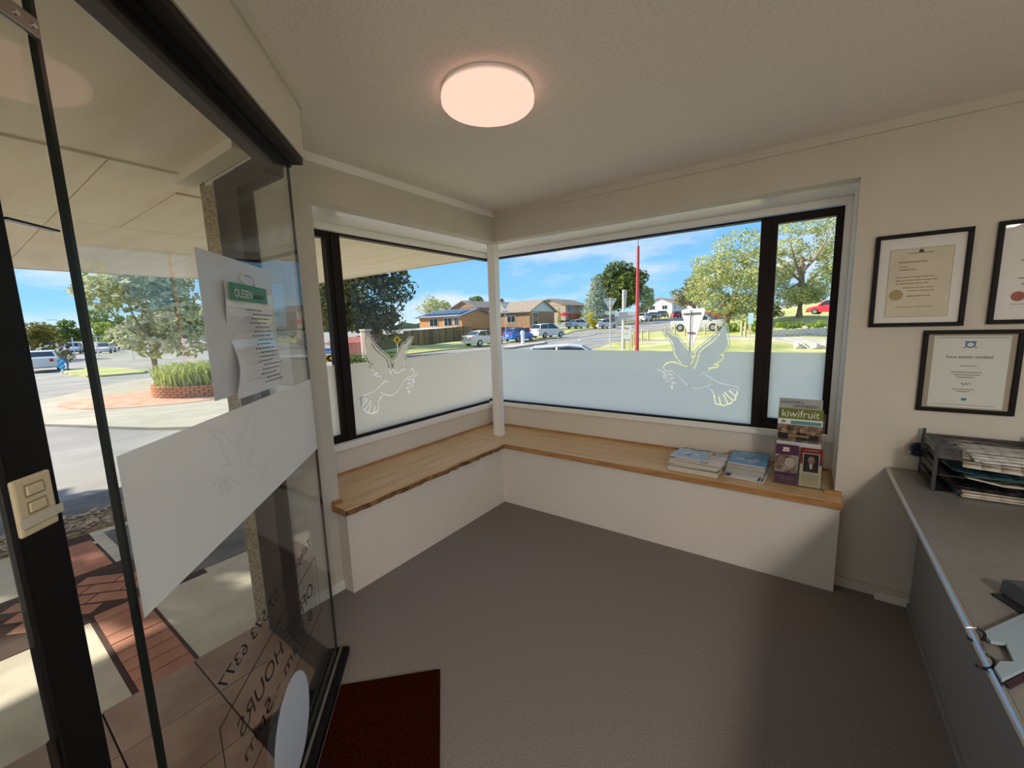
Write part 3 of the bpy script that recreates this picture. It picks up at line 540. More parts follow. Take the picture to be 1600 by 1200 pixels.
P('strip', mat('teal_strip', (.10, .30, .32), .3), 2.08, 2.222, .885, .905); P('strip', mat('green_strip', (.12, .35, .15), .3), 2.035, 2.055, .89, .905)
P('photo', pic('group_photo', (.05, .03, .02), (.30, .20, .13), 40), 2.018, 2.228, .78, .882)
for (px, pz, sc_) in ((2.048, .845, 1), (2.135, .85, .9), (2.188, .842, .9)):
    B(MB().disc((px, y-.0009, pz), EX, UP, .013*sc_, 16, 0, .016*sc_).build('printed_face', mat('print_skin', (.34, .20, .14), .5))); P('printed_body', mat('print_dark', (.02, .015, .018), .4), px-.025, px+.025, .79, pz-.014, 2)
P('printed_table', mat('print_wood', (.34, .22, .09), .5), 2.07, 2.17, .812, .822, 3)
y = HY+.012
B, P = cover('leaflet', 'purple leaflet with a smiling couple in the holder front pocket', 2.017, 2.128, y, .533, .765, mat('purple_leaflet', (.085, .030, .075), .3), 'leaflet')
P('photo', pic('couple_photo', (.16, .10, .07), (.55, .45, .36), 30), 2.017, 2.128, .60, .705); P('logo', M['offwhite'], 2.05, 2.083, .725, .735); P('logo', M['offwhite'], 2.053, 2.083, .737, .75)
for px, pz, cc in ((2.047, .668, 'print_skin'), (2.092, .655, 'print_pale')): B(MB().disc((px, y-.001, pz), EX, UP, .020, 18, 0, .026).build('printed_face', mat(cc, (.60, .46, .36), .5))); B(MB().disc((px-.004, y-.0007, pz+.008), EX, UP, .026, 18, 0, .027).build('printed_hair', mat('h'+cc, (.20, .10, .05) if cc == 'print_skin' else (.62, .58, .52), .5)))
ln = MB(); lines(ln, 2.03, 2.115, .572, .004, y-.001); lines(ln, 2.04, 2.11, .56, .003, y-.001); B(ln.build('print_lines', mat('mauve_print', (.32, .20, .28), .6), kind='stuff'))
B, P = cover('leaflet', 'cream and maroon leaflet with a portrait in the holder front pocket', 2.137, 2.237, y, .533, .76, mat('cream_leaflet', (.58, .50, .33), .4), 'leaflet')
P('banner', mat('maroon', (.20, .02, .02), .3), 2.137, 2.237, .665, .76); P('border', M['offwhite'], 2.149, 2.225, .615, .73, 2); P('portrait', mat('portrait_dark', (.020, .016, .014), .4), 2.152, 2.222, .62, .727, 3)
B(MB().disc((2.188, y-.0022, .69), EX, UP, .016, 18, 0, .022).build('printed_face', mat('print_tan', (.30, .20, .14), .5))); B(MB().quad((2.160, y-.002, .622), (2.216, y-.002, .622), (2.205, y-.002, .662), (2.172, y-.002, .662)).build('printed_suit', mat('print_suit', (.04, .035, .035), .5))); B(MB().quad((2.184, y-.0024, .64), (2.192, y-.0024, .64), (2.196, y-.0024, .668), (2.180, y-.0024, .668)).build('printed_shirt', M['offwhite']))
ln = MB(); [lines(ln, 2.15, 2.225, .60-.012*i, .004, y-.001) for i in range(5)]; lines(ln, 2.155, 2.22, .745, .004, y-.001); B(ln.build('print_lines', mat('tan_print', (.34, .27, .17), .7), kind='stuff'))

# ---------------------------------------------------------------- letter trays and papers on the counter
ty0, ty1, tx0, tx1 = -.30, -.03, 2.615, 2.95; smoke, n_, l_, o_ = custom('smoked_plastic')
pb = n_.new('ShaderNodeBsdfPrincipled'); pb.inputs['Base Color'].default_value = (.035, .034, .036, 1); pb.inputs['Roughness'].default_value = .2
tp = n_.new('ShaderNodeBsdfTransparent'); ms = n_.new('ShaderNodeMixShader'); ms.inputs[0].default_value = .25; l_(pb.outputs[0], ms.inputs[1]); l_(tp.outputs[0], ms.inputs[2]); l_(ms.outputs[0], o_.inputs[0])
for k in range(3):
    z = .7185+k*.075
    e = empty('letter_tray', (tx0, ty0, z), label=['smoked plastic letter tray at the bottom of the stack', 'smoked plastic letter tray in the middle of the stack', 'smoked plastic letter tray on top of the stack'][k], cat='letter tray', group='letter trays stacked on the counter')
    def T_(o): o.parent = e; o.location = -Vector(e.location); return o
    T_(box('base', smoke, tx0, tx1, ty0, ty1, z, z+.004)); 
    T_(box('side_rail', smoke, tx0, tx0+.004, ty0, ty1, z+.004, z+.026)); T_(box('side_rail', smoke, tx0, tx0+.004, ty0, ty1, z+.036, z+.05)); T_(box('side_wall', smoke, tx1-.004, tx1, ty0, ty1, z+.004, z+.05)); T_(box('rear_wall', smoke, tx0, tx1, ty1-.004, ty1, z+.004, z+.05))
    for a_, b_ in ((tx0-.003, ty0-.004), (tx0-.003, ty1-.012), (tx1-.009, ty0-.004), (tx1-.009, ty1-.012)): T_(box('corner_post', mat('smoke_solid', (.035, .035, .04), .3), a_, a_+.012, b_, b_+.012, z, z+.074))
def sheetobj(name, label, kind, w, h, x, y, z, rz, m, curl=0., th=.0012, droop=0.):
    mb = MB(); n = 8; g = []
    for i in range(n+1):
        v = i/n; row = []
        for j in range(5):
            u = j/4; zz_ = -droop*max(0, .45-v)**2*4 + curl*max(0, .5-v)*max(0, .5-u)*4
            row.append(((u-.5)*w, (v-.5)*h, zz_))
        g.append(row)
    for a, b in zip(g[:-1], g[1:]):
        for j in range(4): mb.quad(a[j], a[j+1], b[j+1], b[j])
    o = mb.build(name, m, label=label, cat=kind, group='papers in the letter trays', smooth=True); o.location = (x, y, z); o.rotation_euler = (0, 0, rz)
    md = o.modifiers.new('thick', 'SOLIDIFY'); md.thickness = th; md.offset = 1
    return o
pp = mat('tray_paper', (.62, .56, .47), .7); pgreen = mat('green_cover', (.07, .13, .07), .4); pblue = mat('teal_cover', (.03, .10, .15), .3); pblack = mat('black_folder', (.012, .012, .014), .4)
X = 2.79
P_ = [('magazine', 'pale magazine lowest under the papers of the bottom tray', 'magazine', .215, .30, X+.01, -.185, .7235, .05, pp, 0, .004, 0),
 ('magazine', 'teal-covered magazine in the bottom tray', 'magazine', .21, .29, X, -.18, .7285, -.03, pblue, 0, .003, 0),
 ('document', 'stapled cream report in the bottom tray', 'document', .21, .297, X+.01, -.185, .7325, .06, M['offwhite'], 0, .006, 0),
 ('document', 'brown-edged report in the bottom tray', 'document', .21, .297, X, -.18, .7395, .02, mat('brown_cover', (.20, .10, .05), .5), 0, .004, 0),
 ('document', 'grey report topping the bottom tray', 'document', .21, .297, X+.012, -.18, .7445, .03, pp, 0, .005, 0),
 ('folder', 'black folder filling the middle of the tray stack', 'folder', .24, .31, X+.02, -.19, .757, -.04, pblack, 0, .012, 0),
 ('paper', 'curled cream sheet drooping from the middle tray', 'paper', .21, .297, X+.005, -.20, .801, .10, pp, .02, .001, .012),
 ('magazine', 'dark magazine lying in the middle tray', 'magazine', .21, .297, X+.01, -.175, .8025, -.02, pblack, 0, .008, 0),
 ('magazine', 'green-covered magazine in the middle tray', 'magazine', .22, .30, X+.02, -.18, .812, .02, pgreen, 0, .003, 0),
 ('magazine', 'blue-covered magazine in the middle tray', 'magazine', .215, .297, X-.005, -.18, .8165, .0, pblue, .015, .003, 0),
 ('letter', 'letter with a black stamp box hanging from the top tray', 'letter', .21, .297, X+.03, -.215, .8775, -.18, pp, 0, .001, .03),
 ('paper', 'folded white sheet in the top tray', 'paper', .21, .297, X+.05, -.19, .881, .06, M['white'], .0, .002, 0),
 ('booklet', 'white and navy booklet topping the letter trays', 'booklet', .20, .28, X+.045, -.185, .8845, -.05, M['white'], .0, .004, .01)]
for a in P_:
    sheetobj(*a)
sat = empty('plastic_wallet', (X+.03, -.15, .893), .03, label='crumpled clear plastic wallet lying on the letter trays', cat='plastic wallet')
mb = MB(); g = [[((i/14-.5)*.26, (j/10-.5)*.24, .004+.006*random.random()) for i in range(15)] for j in range(11)]
for a, b in zip(g[:-1], g[1:]):
    for i in range(14): mb.quad(a[i], a[i+1], b[i+1], b[i])
mb.build('crinkled_sheet', glass('crinkled_plastic', (.93, .94, .95), .12), sat); box('welded_edge', mat('wallet_edge', (.25, .14, .10), .5), -.13, .13, .115, .125, .006, .009, sat)
tp_ = empty('tape_roll', (2.600, -.035, .838), label='dark blue tape roll perched beside the letter trays', cat='tape roll')
o = MB().lathe([(.010, -.011), (.027, -.011), (.029, -.008), (.029, .008), (.027, .011), (.010, .011)], 28).build('roll', mat('navy_tape', (.012, .013, .035), .35, spec=.6), tp_, smooth=True); o.rotation_euler = (math.radians(75), .0, .45)
MB().tube([(-.022, -.008, -.026), (0, -.01, -.034), (.02, -.004, -.026), (.05, .01, -.03)], .006, 8).build('holder_clip', smoke, tp_)
# ---------------------------------------------------------------- desk calendar and telephone at the counter edge
ca = empty('desk_calendar', (2.60, -1.43, .7185), label='pale blue wire-bound calendar lying at the counter edge', cat='calendar')
def Ca(o): o.parent = ca; o.location = -Vector(ca.location); return o
cb = mat('calendar_board', (.30, .38, .43), .5)
Ca(MB().prism([(2.505, -1.565), (2.66, -1.355), (2.645, -1.215), (2.513, -1.398), (2.523, -1.425), (2.548, -1.418), (2.543, -1.482), (2.519, -1.497), (2.503, -1.528)], .7235, .7315).build('board', cb, bevel=.001)); Ca(MB().prism([(2.515, -1.572), (2.66, -1.375), (2.66, -1.355), (2.512, -1.56)], .7185, .7235).build('base_flap', mat('maroon_flap', (.05, .02, .03), .5)))
for x_, y_ in ((2.512, -1.412), (2.503, -1.515)): Ca(MB().tube([(x_+.016*math.cos(t)-.012, y_-.004*math.sin(t), .730+.020*math.sin(t)) for t in np.linspace(-2.3, 1.5, 14)], .0032, 6).build('wire_ring', M['ink']))
Ca(MB().tube([(2.517-.03*t, -1.398-.004*t, .734+.005*math.sin(3*t)) for t in np.linspace(0, 1, 8)], .0028, 6).build('ring_end', M['chrome']))
te = empty('telephone_handset', (2.64, -1.17, .7185), label='dark telephone handset on the counter at the picture edge', cat='telephone')
HTx = Matrix.Translation((2.635, -1.16, .725)) @ Matrix.Rotation(math.radians(-62), 4, 'Z')
def Te(o): o.parent = te; o.location = -Vector(te.location); return o
Te(MB().loft([[HTx @ Vector((x, yw, zz_)) for yw, zz_ in ((-w, 0), (w, 0), (w*.8, hh), (-w*.8, hh))] for x, w, hh in ((-.03, .018, .035), (0, .026, .05), (.05, .026, .046), (.12, .020, .04), (.20, .026, .05))]).build('handset', mat('handset_plastic', (.05, .06, .075), .25, spec=.6), bevel=.004)); Te(MB().box(-.02, .21, -.045, .045, -.0065, 0, HTx).build('cradle', M['chip'], bevel=.002))
# ================================================================ OUTDOORS
CTRL = np.array([(0, -2, -.03), (-.6, -2.3, -.035), (-1.2, -2.4, -.05), (-3, -2.4, -.10), (-3, 2, -.12), (-3, -8, -.12), (-1, -8, -.05), (-5, -2.4, -.2), (-5, 2, -.22), (-5, -9, -.25), (-9, -1.5, -.36), (-9, -9, -.36), (-9, 5, -.38),
 (-13, 1, -.46), (-20, 2, -.58), (-28, 2, -.66), (-33, 1.5, -.70), (-44, 2, -.86), (-60, 4, -.9), (-90, 10, -.92), (-110, 10, -.9), (-20, -15, -.6), (-45, -20, -.8), (-100, -40, -.9), (1, 2, -.1), (4, 4, -.12), (10, 4, -.1), (-1, 5, -.25), (-4.8, 10.5, -.62), (2, 11, -.5), (8, 11, -.4),
 (-12, 10, -.55), (-18, 10, -.55), (-18, 14, -.5), (-23, 16, -.5), (-23, 27, -.45), (-25, 37, -.43), (-23.5, 41, -.25), (-28, 58.5, .5), (-24.8, 61, .4), (-24, 78, 1.2), (-26.4, 92, 1.7), (-28, 106, 2), (-24, 103, 2), (-7, 44, .18), (-5, 45, .15), (-9.5, 66, 1.5), (4, 61, 1.55),
 (-9, 25, -.42), (-4.6, 17, -.45), (-6, 18.5, -.42), (-6.8, 21.6, -.3), (-22.8, 31, -.55), (-34.7, 29, -.6), (-29, 33, -.25), (-38, 41, .4), (-32, 50, .7), (-35, 76, 1.8), (-26, 112, 3.5), (-25, 67, .9), (.8, 48.5, 1.4), (1.75, 27.8, .2), (.3, 26.8, .2), (-9.6, 33, -.3), (-5, 36.5, .05), (-1.8, 34, .3), (1.8, 24, -.35), (20, 30, .4), (30, 60, 2.5), (10, 100, 4), (-60, 60, .6), (-70, 110, 2.5), (30, 10, -.2), (0, 160, 6), (-80, 200, 6)])
def terr(x, y):
    x = np.asarray(x, float); y = np.asarray(y, float); sh = x.shape
    d2 = (x.reshape(-1, 1)-CTRL[:, 0])**2+(y.reshape(-1, 1)-CTRL[:, 1])**2+.3
    w = d2**-1.6; return ((w*CTRL[:, 2]).sum(1)/w.sum(1)).reshape(sh)
def tz(x, y): return float(terr(np.array([x]), np.array([y]))[0])
def ground(px, py, far=160.):
    d = ray(px, py); k = 2.
    while k < far:
        p = EYE+d*k
        if p[2] < tz(p[0], p[1]): 
            return p
        k *= 1.01
    return EYE+d*far
gx = np.concatenate([np.linspace(-260, -60, 30)[:-1], np.linspace(-60, -12, 45)[:-1], np.linspace(-12, 10, 45)[:-1], np.linspace(10, 140, 30)])
gy = np.concatenate([np.linspace(-120, -14, 24)[:-1], np.linspace(-14, 50, 100)[:-1], np.linspace(50, 130, 40)[:-1], np.linspace(130, 320, 15)])
GX, GY = np.meshgrid(gx, gy); GZ = terr(GX, GY)-.04
inside = (GX > -.8) & (GX < 8) & (GY < .9) & (GY > -9); GZ[inside] -= .12
vv = np.stack([GX, GY, GZ], -1).reshape(-1, 3); nx_, ny_ = len(gx), len(gy)
ff = [(j*nx_+i, j*nx_+i+1, (j+1)*nx_+i+1, (j+1)*nx_+i) for j in range(ny_-1) for i in range(nx_-1)]
gm = bpy.data.meshes.new('ground'); gm.from_pydata(vv.tolist(), [], ff); gm.update()
mobj('ground', gm, M['asphalt'], kind=ST, label='grey asphalt road and forecourt outside the windows', cat='road')
def gpatch(name, poly, m, dz, label, cat, kind=ST, step=2.0, px=False):
    if px: poly = [tuple(ground(*p)[:2]) for p in poly]
    bm = bmesh.new(); vs_ = [bm.verts.new((float(x), float(y), 0)) for x, y in poly]; f = bm.faces.new(vs_)
    bmesh.ops.triangulate(bm, faces=[f])
    for _ in range(7):
        es = [e for e in bm.edges if e.calc_length() > step]
        if not es: break
        bmesh.ops.subdivide_edges(bm, edges=es, cuts=1, use_grid_fill=False); bmesh.ops.triangulate(bm, faces=bm.faces[:])
    co = np.array([v.co[:] for v in bm.verts]); z = terr(co[:, 0], co[:, 1])+dz
    for v, q in zip(bm.verts, z): v.co.z = q
    bmesh.ops.recalc_face_normals(bm, faces=bm.faces)
    if sum(f.normal.z for f in bm.faces) < 0: bmesh.ops.reverse_faces(bm, faces=bm.faces)
    be_ = [e for e in bm.edges if e.is_boundary]; r_ = bmesh.ops.extrude_edge_only(bm, edges=be_)
    for v in r_['geom']:
        if isinstance(v, bmesh.types.BMVert): v.co.z -= .14
    me = bpy.data.meshes.new(name); bm.to_mesh(me); bm.free(); return mobj(name, me, m, label=label, cat=cat, kind=kind)
def arc(cx, cy, rx, ry, a0, a1, n=20): return [(cx+rx*math.cos(a0+(a1-a0)*i/n), cy+ry*math.sin(a0+(a1-a0)*i/n)) for i in range(n+1)]
# footpath by the building
gpatch('footpath', [(-2.62, -9), (-.13, -9), (-.13, -1.93), (-.47, -1.93), (-.47, .5), (3, .5), (8, .5), (8, 1.9), (-2.62, 1.9)], M['concrete'], .0, 'pale concrete footpath in front of the porch', 'footpath', step=.6)
gpatch('shaded_apron', [(-3.9, -9), (-3.1, -9), (-3.1, 2.2), (-3.9, 2.2)], M['darkasphalt'], .005, 'dark asphalt strip beyond the mulch bed', 'road', step=1)  # shade of the tree on the road, laid as a darker strip
gpatch('mulch_bed', [(-3.15, -9), (-2.62, -9), (-2.62, 2), (-3.15, 2)], M['mulch'], .02, 'bed of bark mulch edging the footpath', 'mulch', step=.4)
mc = MB()
for i in range(700):
    x, y = random.uniform(-3.12, -2.65), random.uniform(-4.5, .5); a = random.uniform(0, 3.1); L = random.uniform(.02, .06); w = L*.25; z = tz(x, y)+.03+random.uniform(0, .02); t = random.uniform(-.01, .01)
    c, s = math.cos(a), math.sin(a); mc.quad((x-c*L-s*w, y-s*L+c*w, z-t), (x-c*L+s*w, y-s*L-c*w, z-t), (x+c*L+s*w, y+s*L-c*w, z+t), (x+c*L-s*w, y+s*L+c*w, z+t))
mc.build('bark_chips', mat('pale_bark_chip', (.30, .20, .12), .9, col2=(.66, .54, .38), scale=30), kind='stuff', label='loose bark chips lying in the mulch bed', cat='bark chips')
gpatch('dark_slab', [(-2.5, -2.15), (-1.05, -2.15), (-1.05, -1.0), (-2.5, -1.0)], M['darkasphalt'], .004, 'dark paved slab beside the brick path', 'footpath', step=.5)
gpatch('near_lawn', [(.4, 1.95), (9, 1.95), (9, 9.5), (.4, 9.5)], mat('pale_lawn', (.56, .54, .26), .95, col2=(.66, .64, .34), scale=2), .02, 'strip of pale lawn below the right end of the wide window', 'grass', step=1)
gpatch('side_forecourt', [(-2.6, 1.95), (.4, 1.95), (.4, 9.5), (-2.6, 9.5)], M['apron'], .0, 'pale concrete forecourt below the wide window', 'pavement', step=1)  # hidden by the film, added as bright ground to light it from outside
gpatch('rear_yard', [(5.3, -14), (30, -14), (30, 9), (5.3, 9)], M['concrete'], .0, 'pale concrete yard outside the window behind the counter', 'pavement', step=2)  # out of view, added to throw light onto the ceiling and bench front
# porch tiles (each a part) and brick pavers
pf = MB().prism([(-.125, -1.94), (-.125, -5.0), (1.75, -5.0), (1.75, -3.3)]+[tuple(cp(t, -.071, 0))[:2] for t in (1.75, -.0)]+[(.36, -1.94)], -.10, -.022).build('porch_floor', M['grout'], kind=ST, label='porch floor of brown quarry tiles outside the glass door', cat='floor')
tm = MB().box(.004, .300, .004, .311, 0, .012).mesh('tile')
tm.materials.append(M['tile'])
for i in range(6):
    for j in range(9):
        x, y = -.125+i*.3, -2.257-.313*j+ (0 if True else 0)
        if x+.3+y+.313 < -1.433-.075*1.42 or (x+.15+y+.156 < -1.60):
            o = mobj('tile', tm, None, pf, (x, y, -.022+random.uniform(-.001, .001)))
mobj('tile', tm, None, pf, (-.125, -2.257, -.022)); mobj('tile', tm, None, pf, (.175, -2.257, -.022))
bp_ = empty('brick_path', (-1, -2.35, -.03), label='red brick path crossing the footpath towards the porch', cat='path', kind=ST)
bk = MB().box(-.0455, .0455, -.102, .102, 0, .03).mesh('brick'); bk.materials.append(M['brick'])
def brick(x, y, a):
    o = mobj('brick', bk, None, bp_, (x+1, y+2.35, tz(x, y)+.006+random.uniform(-.001, .001))); o.rotation_euler = (0, 0, a)
for i in range(9): brick(-.180-.1*i, -2.345, 0)             # soldier course leading from the porch
for i in range(7): brick(-1.74-.1*i, -2.345, 0)
for i in range(-7, 8):                                        # turned bricks where the path widens
    for j in range(-9, 10):
        x, y = -1.34+(i*.215+.1075*(j % 2))*R2-j*.107*R2, -2.34+(i*.215+.1075*(j % 2))*R2+j*.107*R2
        if -1.64 < x < -1.04 and -2.72 < y < -1.98 and (i, j) != (0, 2): brick(x, y, -R2*1.1107)
gpatch('joint_bed', [(-2.6, -2.47), (-.13, -2.47), (-.13, -2.225), (-2.6, -2.225)], mat('paver_bed', (.07, .04, .03), .95, var=.1, scale=8), .002, 'dark sand joints under the brick path', 'path', step=.5)
gpatch('joint_bed', [(-1.70, -2.80), (-.98, -2.80), (-.98, -1.92), (-1.70, -1.92)], mat('paver_bed', (.07, .04, .03), .95, var=.1, scale=8), .003, 'red paver junction where the brick path widens', 'path', step=.5)
# forecourt, apron, gravel ring, planter
gpatch('forecourt', [(58, 664), (58, 628), (140, 609), (200, 597), (270, 585), (335, 578), (420, 575), (560, 590), (560, 640), (420, 660), (300, 668), (180, 668)], M['apron'], .02, 'wide beige concrete apron at the street corner', 'pavement', px=True)
gr_c = ground(272, 617); gpatch('gravel_ring', arc(gr_c[0]-.3, gr_c[1]+.8, 3.1, 3.4, 0, 2*math.pi*.97, 32), M['redgravel'], .035, 'round patch of reddish gravel around the planter', 'gravel')
plc = ground(332, 612); PLR = 1.55
pl = empty('brick_planter', (plc[0], plc[1], tz(plc[0], plc[1])), label='round raised planter of orange bricks on the corner', cat='planter')
MB().lathe([(PLR-.07, 0), (PLR-.07, .36), (PLR-.3, .36), (.01, .40)], 40).build('soil', M['mulch'], pl)
pbk = MB().box(-.105, .105, -.05, .05, 0, .068).mesh('planter_brick'); pbk.materials.append(mat('orange_brick', (.50, .20, .09), .9, col2=(.64, .30, .15), scale=3))
for k in range(5):
    for i in range(42):
        a = 2*math.pi*(i+.5*(k % 2))/42
        if math.cos(a-math.atan2(EYE[1]-plc[1], EYE[0]-plc[0])) < -.25: continue
        o = mobj('brick', pbk, None, pl, ((PLR-.02)*math.cos(a), (PLR-.02)*math.sin(a), .078*k)); o.rotation_euler = (0, 0, a+math.pi/2)
def blades(name, m, n, rad, h, parent=None, loc=(0, 0, 0), w=.03, bend=.6, z0=0., **k):
    mb = MB()
    for _ in range(n):
        a = random.uniform(0, 6.28); r = rad*math.sqrt(random.random()); x, y = r*math.cos(a), r*math.sin(a); b = random.uniform(0, 6.28); hh = h*random.uniform(.6, 1.1); bb = bend*hh*random.uniform(.3, 1)
        c, s = math.cos(b), math.sin(b); p0 = (x-s*w, y+c*w, z0); p1 = (x+s*w, y-c*w, z0); q0 = (x+c*bb*.4-s*w, y+s*bb*.4+c*w, z0+hh*.7); q1 = (x+c*bb*.4+s*w, y+s*bb*.4-c*w, z0+hh*.7); e = (x+c*bb, y+s*bb, z0+hh*.85)
        mb.quad(p0, p1, q1, q0); mb.quad(q0, q1, e)
    return mb.build(name, m, parent, loc, **k)
blades('foliage', leafmat('strappy_leaf', (.34, .42, .09), (.64, .68, .28)), 1500, PLR-.1, .80, pl, (0, 0, 0), z0=.34, bend=1.1, w=.022)
# far side: street island, verges, lawns
gpatch('grass_island', [(94, 582), (110, 578), (150, 575), (230, 580), (225, 583), (160, 588), (135, 589), (112, 586)], M['grass'], .06, 'narrow grass island in the street by the parked cars', 'grass', px=True)
gpatch('street_verge', [(-26.5, 19), (-24.4, 19), (-24.4, 60), (-24.6, 120), (-30, 120), (-30, 33), (-36, 29), (-36, 19)], M['grass'], .05, 'mown grass verge below the timber fence and parked cars', 'grass')
gpatch('dry_verge', [(-24.4, 16), (-22.6, 17), (-22.6, 26), (-24.4, 27)], M['drygrass'], .045, 'dry yellow grass by the roadside before the fence', 'grass')
gpatch('corner_lawn', [(-9.2, 18.5), (-7, 15.5), (0, 14.5), (30, 14), (30, 27), (8, 27.5), (-1, 29), (-10, 34), (-11, 30)], M['grass'], .05, 'sunny lawn beyond the wide window', 'grass')
gpatch('foot_track', [(-10.5, 30.5), (-2, 26.0), (8, 24.6), (30, 24), (30, 25), (8, 25.8), (-1.6, 27.2), (-10.6, 32)], M['kerb'], .075, 'thin concrete track crossing the corner lawn', 'path')
gpatch('upper_lawn', [(-13, 39), (-9, 35.5), (-1, 31), (10, 28.5), (40, 28), (60, 120), (-8, 120), (-10, 60)], M['grass'], .055, 'upper lawn under the large trees', 'grass')
gpatch('side_road', [(-22, 47), (-9, 47.5), (3, 47.5), (3, 52), (-22, 52)], M['asphalt'], .09, 'grey side road behind the silver pickup', 'road')
for a, b, w in (((-20.5, 26), (-19.2, 110), .12), ((-17, 36), (-12.5, 41), .15), ((-16, 34), (-11.5, 36), .15)):
    d = Vector((b[0]-a[0], b[1]-a[1])).normalized(); n2 = (-d.y*w, d.x*w)
    gpatch('road_marking', [(a[0]+n2[0], a[1]+n2[1]), (a[0]-n2[0], a[1]-n2[1]), (b[0]-n2[0], b[1]-n2[1]), (b[0]+n2[0], b[1]+n2[1])], M['paint'], .05, {-20.5: 'long white edge line along the main street', -17: 'slanting white line at the street junction', -16: 'short white line near the give-way signs'}[a[0]], 'road marking')
gpatch('traffic_island', [(786, 546), (792, 541), (850, 534.5), (852, 537), (800, 545)], M['kerb'], .12, 'low concrete traffic island in the main street', 'traffic island', px=True)

# ---------------------------------------------------------------- verandah soffit and roof
so = MB().prism([(-4.2, -7.1), (1.6, -7.1), (1.6, -3.25)]+[tuple(cp(t, -.063, 0))[:2] for t in (1.6, .0)]+[(.38, -1.965), (-.22, -1.965), (-.22, -1.60), (-.47, -1.60), (-.47, .475), (5, .475), (5, .65), (-4.2, .65)], 2.205, 2.30).build('soffit', M['soffit'], kind=ST, label='cream boarded verandah soffit outside the door and window', cat='soffit')
xs = [-4.195, -2.84, -1.5, -.16]; ys = [-7.1, -4.68, -2.265, .15, .648]
for i in range(3):
    for j in range(4):
        x1 = xs[i+1]-.006
        y1 = ys[j+1]-.006
        if i == 2 and j == 2: box('soffit_panel', M['soffit'], xs[2], -.48, -1.964, y1, 2.195, 2.205, so); y1 = -1.97
        if i == 2 and j == 3: x1 = -.48
        box('soffit_panel', M['soffit'], xs[i], x1, ys[j], y1, 2.195, 2.205, so)
box('cover_batten', M['fascia'], -.215, .38, -2.04, -1.97, 2.17, 2.205, so)
box('fascia', M['fascia'], -4.24, -4.2, -7.1, .69, 2.19, 2.42, so); box('fascia', M['fascia'], -4.2, 5, .65, .69, 2.19, 2.42, so)
MB().box(-4.24, 5.2, -7.1, .69, 2.46, 2.56).build('roof', mat('roof_sheet', (.35, .35, .36), .5), kind=ST, label='flat roof over the office and verandah', cat='roof')

# ---------------------------------------------------------------- trees
def crown(blobs, n, size, m, parent, loc=(0, 0, 0)):
    """leaf cards scattered in the shells of several blobs: (cx,cy,cz,rx,ry,rz)"""
    vol = np.array([b[3]*b[4]*b[5] for b in blobs])**.7; cnt = np.maximum(20, (n*vol/vol.sum()).astype(int)); V = []
    for b, k in zip(blobs, cnt):
        d = rng.normal(size=(k, 3)); d /= np.linalg.norm(d, axis=1, keepdims=True); r = rng.uniform(.45, 1.05, (k, 1))**.6
        p = np.array(b[:3])+d*r*np.array(b[3:6]); a = rng.normal(size=(k, 3)); a /= np.linalg.norm(a, axis=1, keepdims=True); a += d*.5; a /= np.linalg.norm(a, axis=1, keepdims=True)
        t = np.cross(a, rng.normal(size=(k, 3))); t /= np.linalg.norm(t, axis=1, keepdims=True)+1e-9; u = np.cross(a, t); s = size*rng.uniform(.6, 1.4, (k, 1))
        V.append(np.stack([p-t*s, p+u*s*.45, p+t*s, p-u*s*.45], 1))
    V = np.concatenate(V).reshape(-1, 3); me = bpy.data.meshes.new('crown'); nq = len(V)//4
    me.vertices.add(len(V)); me.vertices.foreach_set('co', V.ravel()); me.loops.add(nq*4); me.loops.foreach_set('vertex_index', np.arange(nq*4)); me.polygons.add(nq); me.polygons.foreach_set('loop_start', np.arange(nq)*4); me.update(); me.validate()
    return mobj('crown', me, m, parent, loc)
def tree(name, label, x, y, blobs, n, size, m, trunk=None, group=None, cat='tree', z=None):
    z = tz(x, y) if z is None else z
    e = empty(name, (x, y, z), label=label, cat=cat, group=group)
    crown(blobs, n, size, m, e)
    if trunk:
        r, hgt = trunk; tb = MB().tube([(0, 0, -.3), (.05*hgt*.2, .03, hgt*.4), (-.04*hgt*.2, 0, hgt)], [r*1.25, r, r*.6], 9)
        for k in range(5):
            a = k*1.3+.4; tb.tube([(0, 0, hgt*(.45+.08*k)), (math.cos(a)*hgt*.25, math.sin(a)*hgt*.25, hgt*(.75+.06*k)), (math.cos(a)*hgt*.45, math.sin(a)*hgt*.45, hgt*(1.0+.08*k))], [r*.5, r*.35, r*.12], 6)
        tb.build('trunk', M['bark'], e)
    return e
def ball(cx, cz, r, k, rz=None, seed=0, sq=.55):
    q = random.Random(seed); rz = rz or r; out = []
    for _ in range(k):
        a = q.uniform(0, 6.28); h_ = q.uniform(-1, 1); rr = math.sqrt(1-h_*h_)*q.uniform(.45, .75); out.append((cx+r*rr*math.cos(a), r*rr*math.sin(a), cz+rz*h_*.7, r*sq*q.uniform(.7, 1.1), r*sq*q.uniform(.7, 1.1), rz*sq*.75*q.uniform(.7, 1.1)))
    return out
LF = dict(dark=leafmat('leaf_dark', (.05, .055, .022), (.17, .17, .07), 2), mid=leafmat('leaf_mid', (.10, .17, .04), (.27, .33, .10), 1), lime=leafmat('leaf_lime', (.30, .36, .11), (.62, .62, .30), .8), pale=leafmat('leaf_pale', (.28, .33, .14), (.72, .72, .50), 3), blue=leafmat('leaf_bluegreen', (.24, .33, .25), (.56, .61, .49), 2), aut=leafmat('leaf_autumn', (.10, .12, .03), (.36, .28, .08), .6), yel=leafmat('leaf_yellow', (.42, .38, .03), (.72, .62, .08), 2), hedge=leafmat('leaf_hedge', (.16, .28, .03), (.40, .50, .08), 2), deep=leafmat('leaf_deep', (.06, .10, .03), (.25, .29, .09), .7))
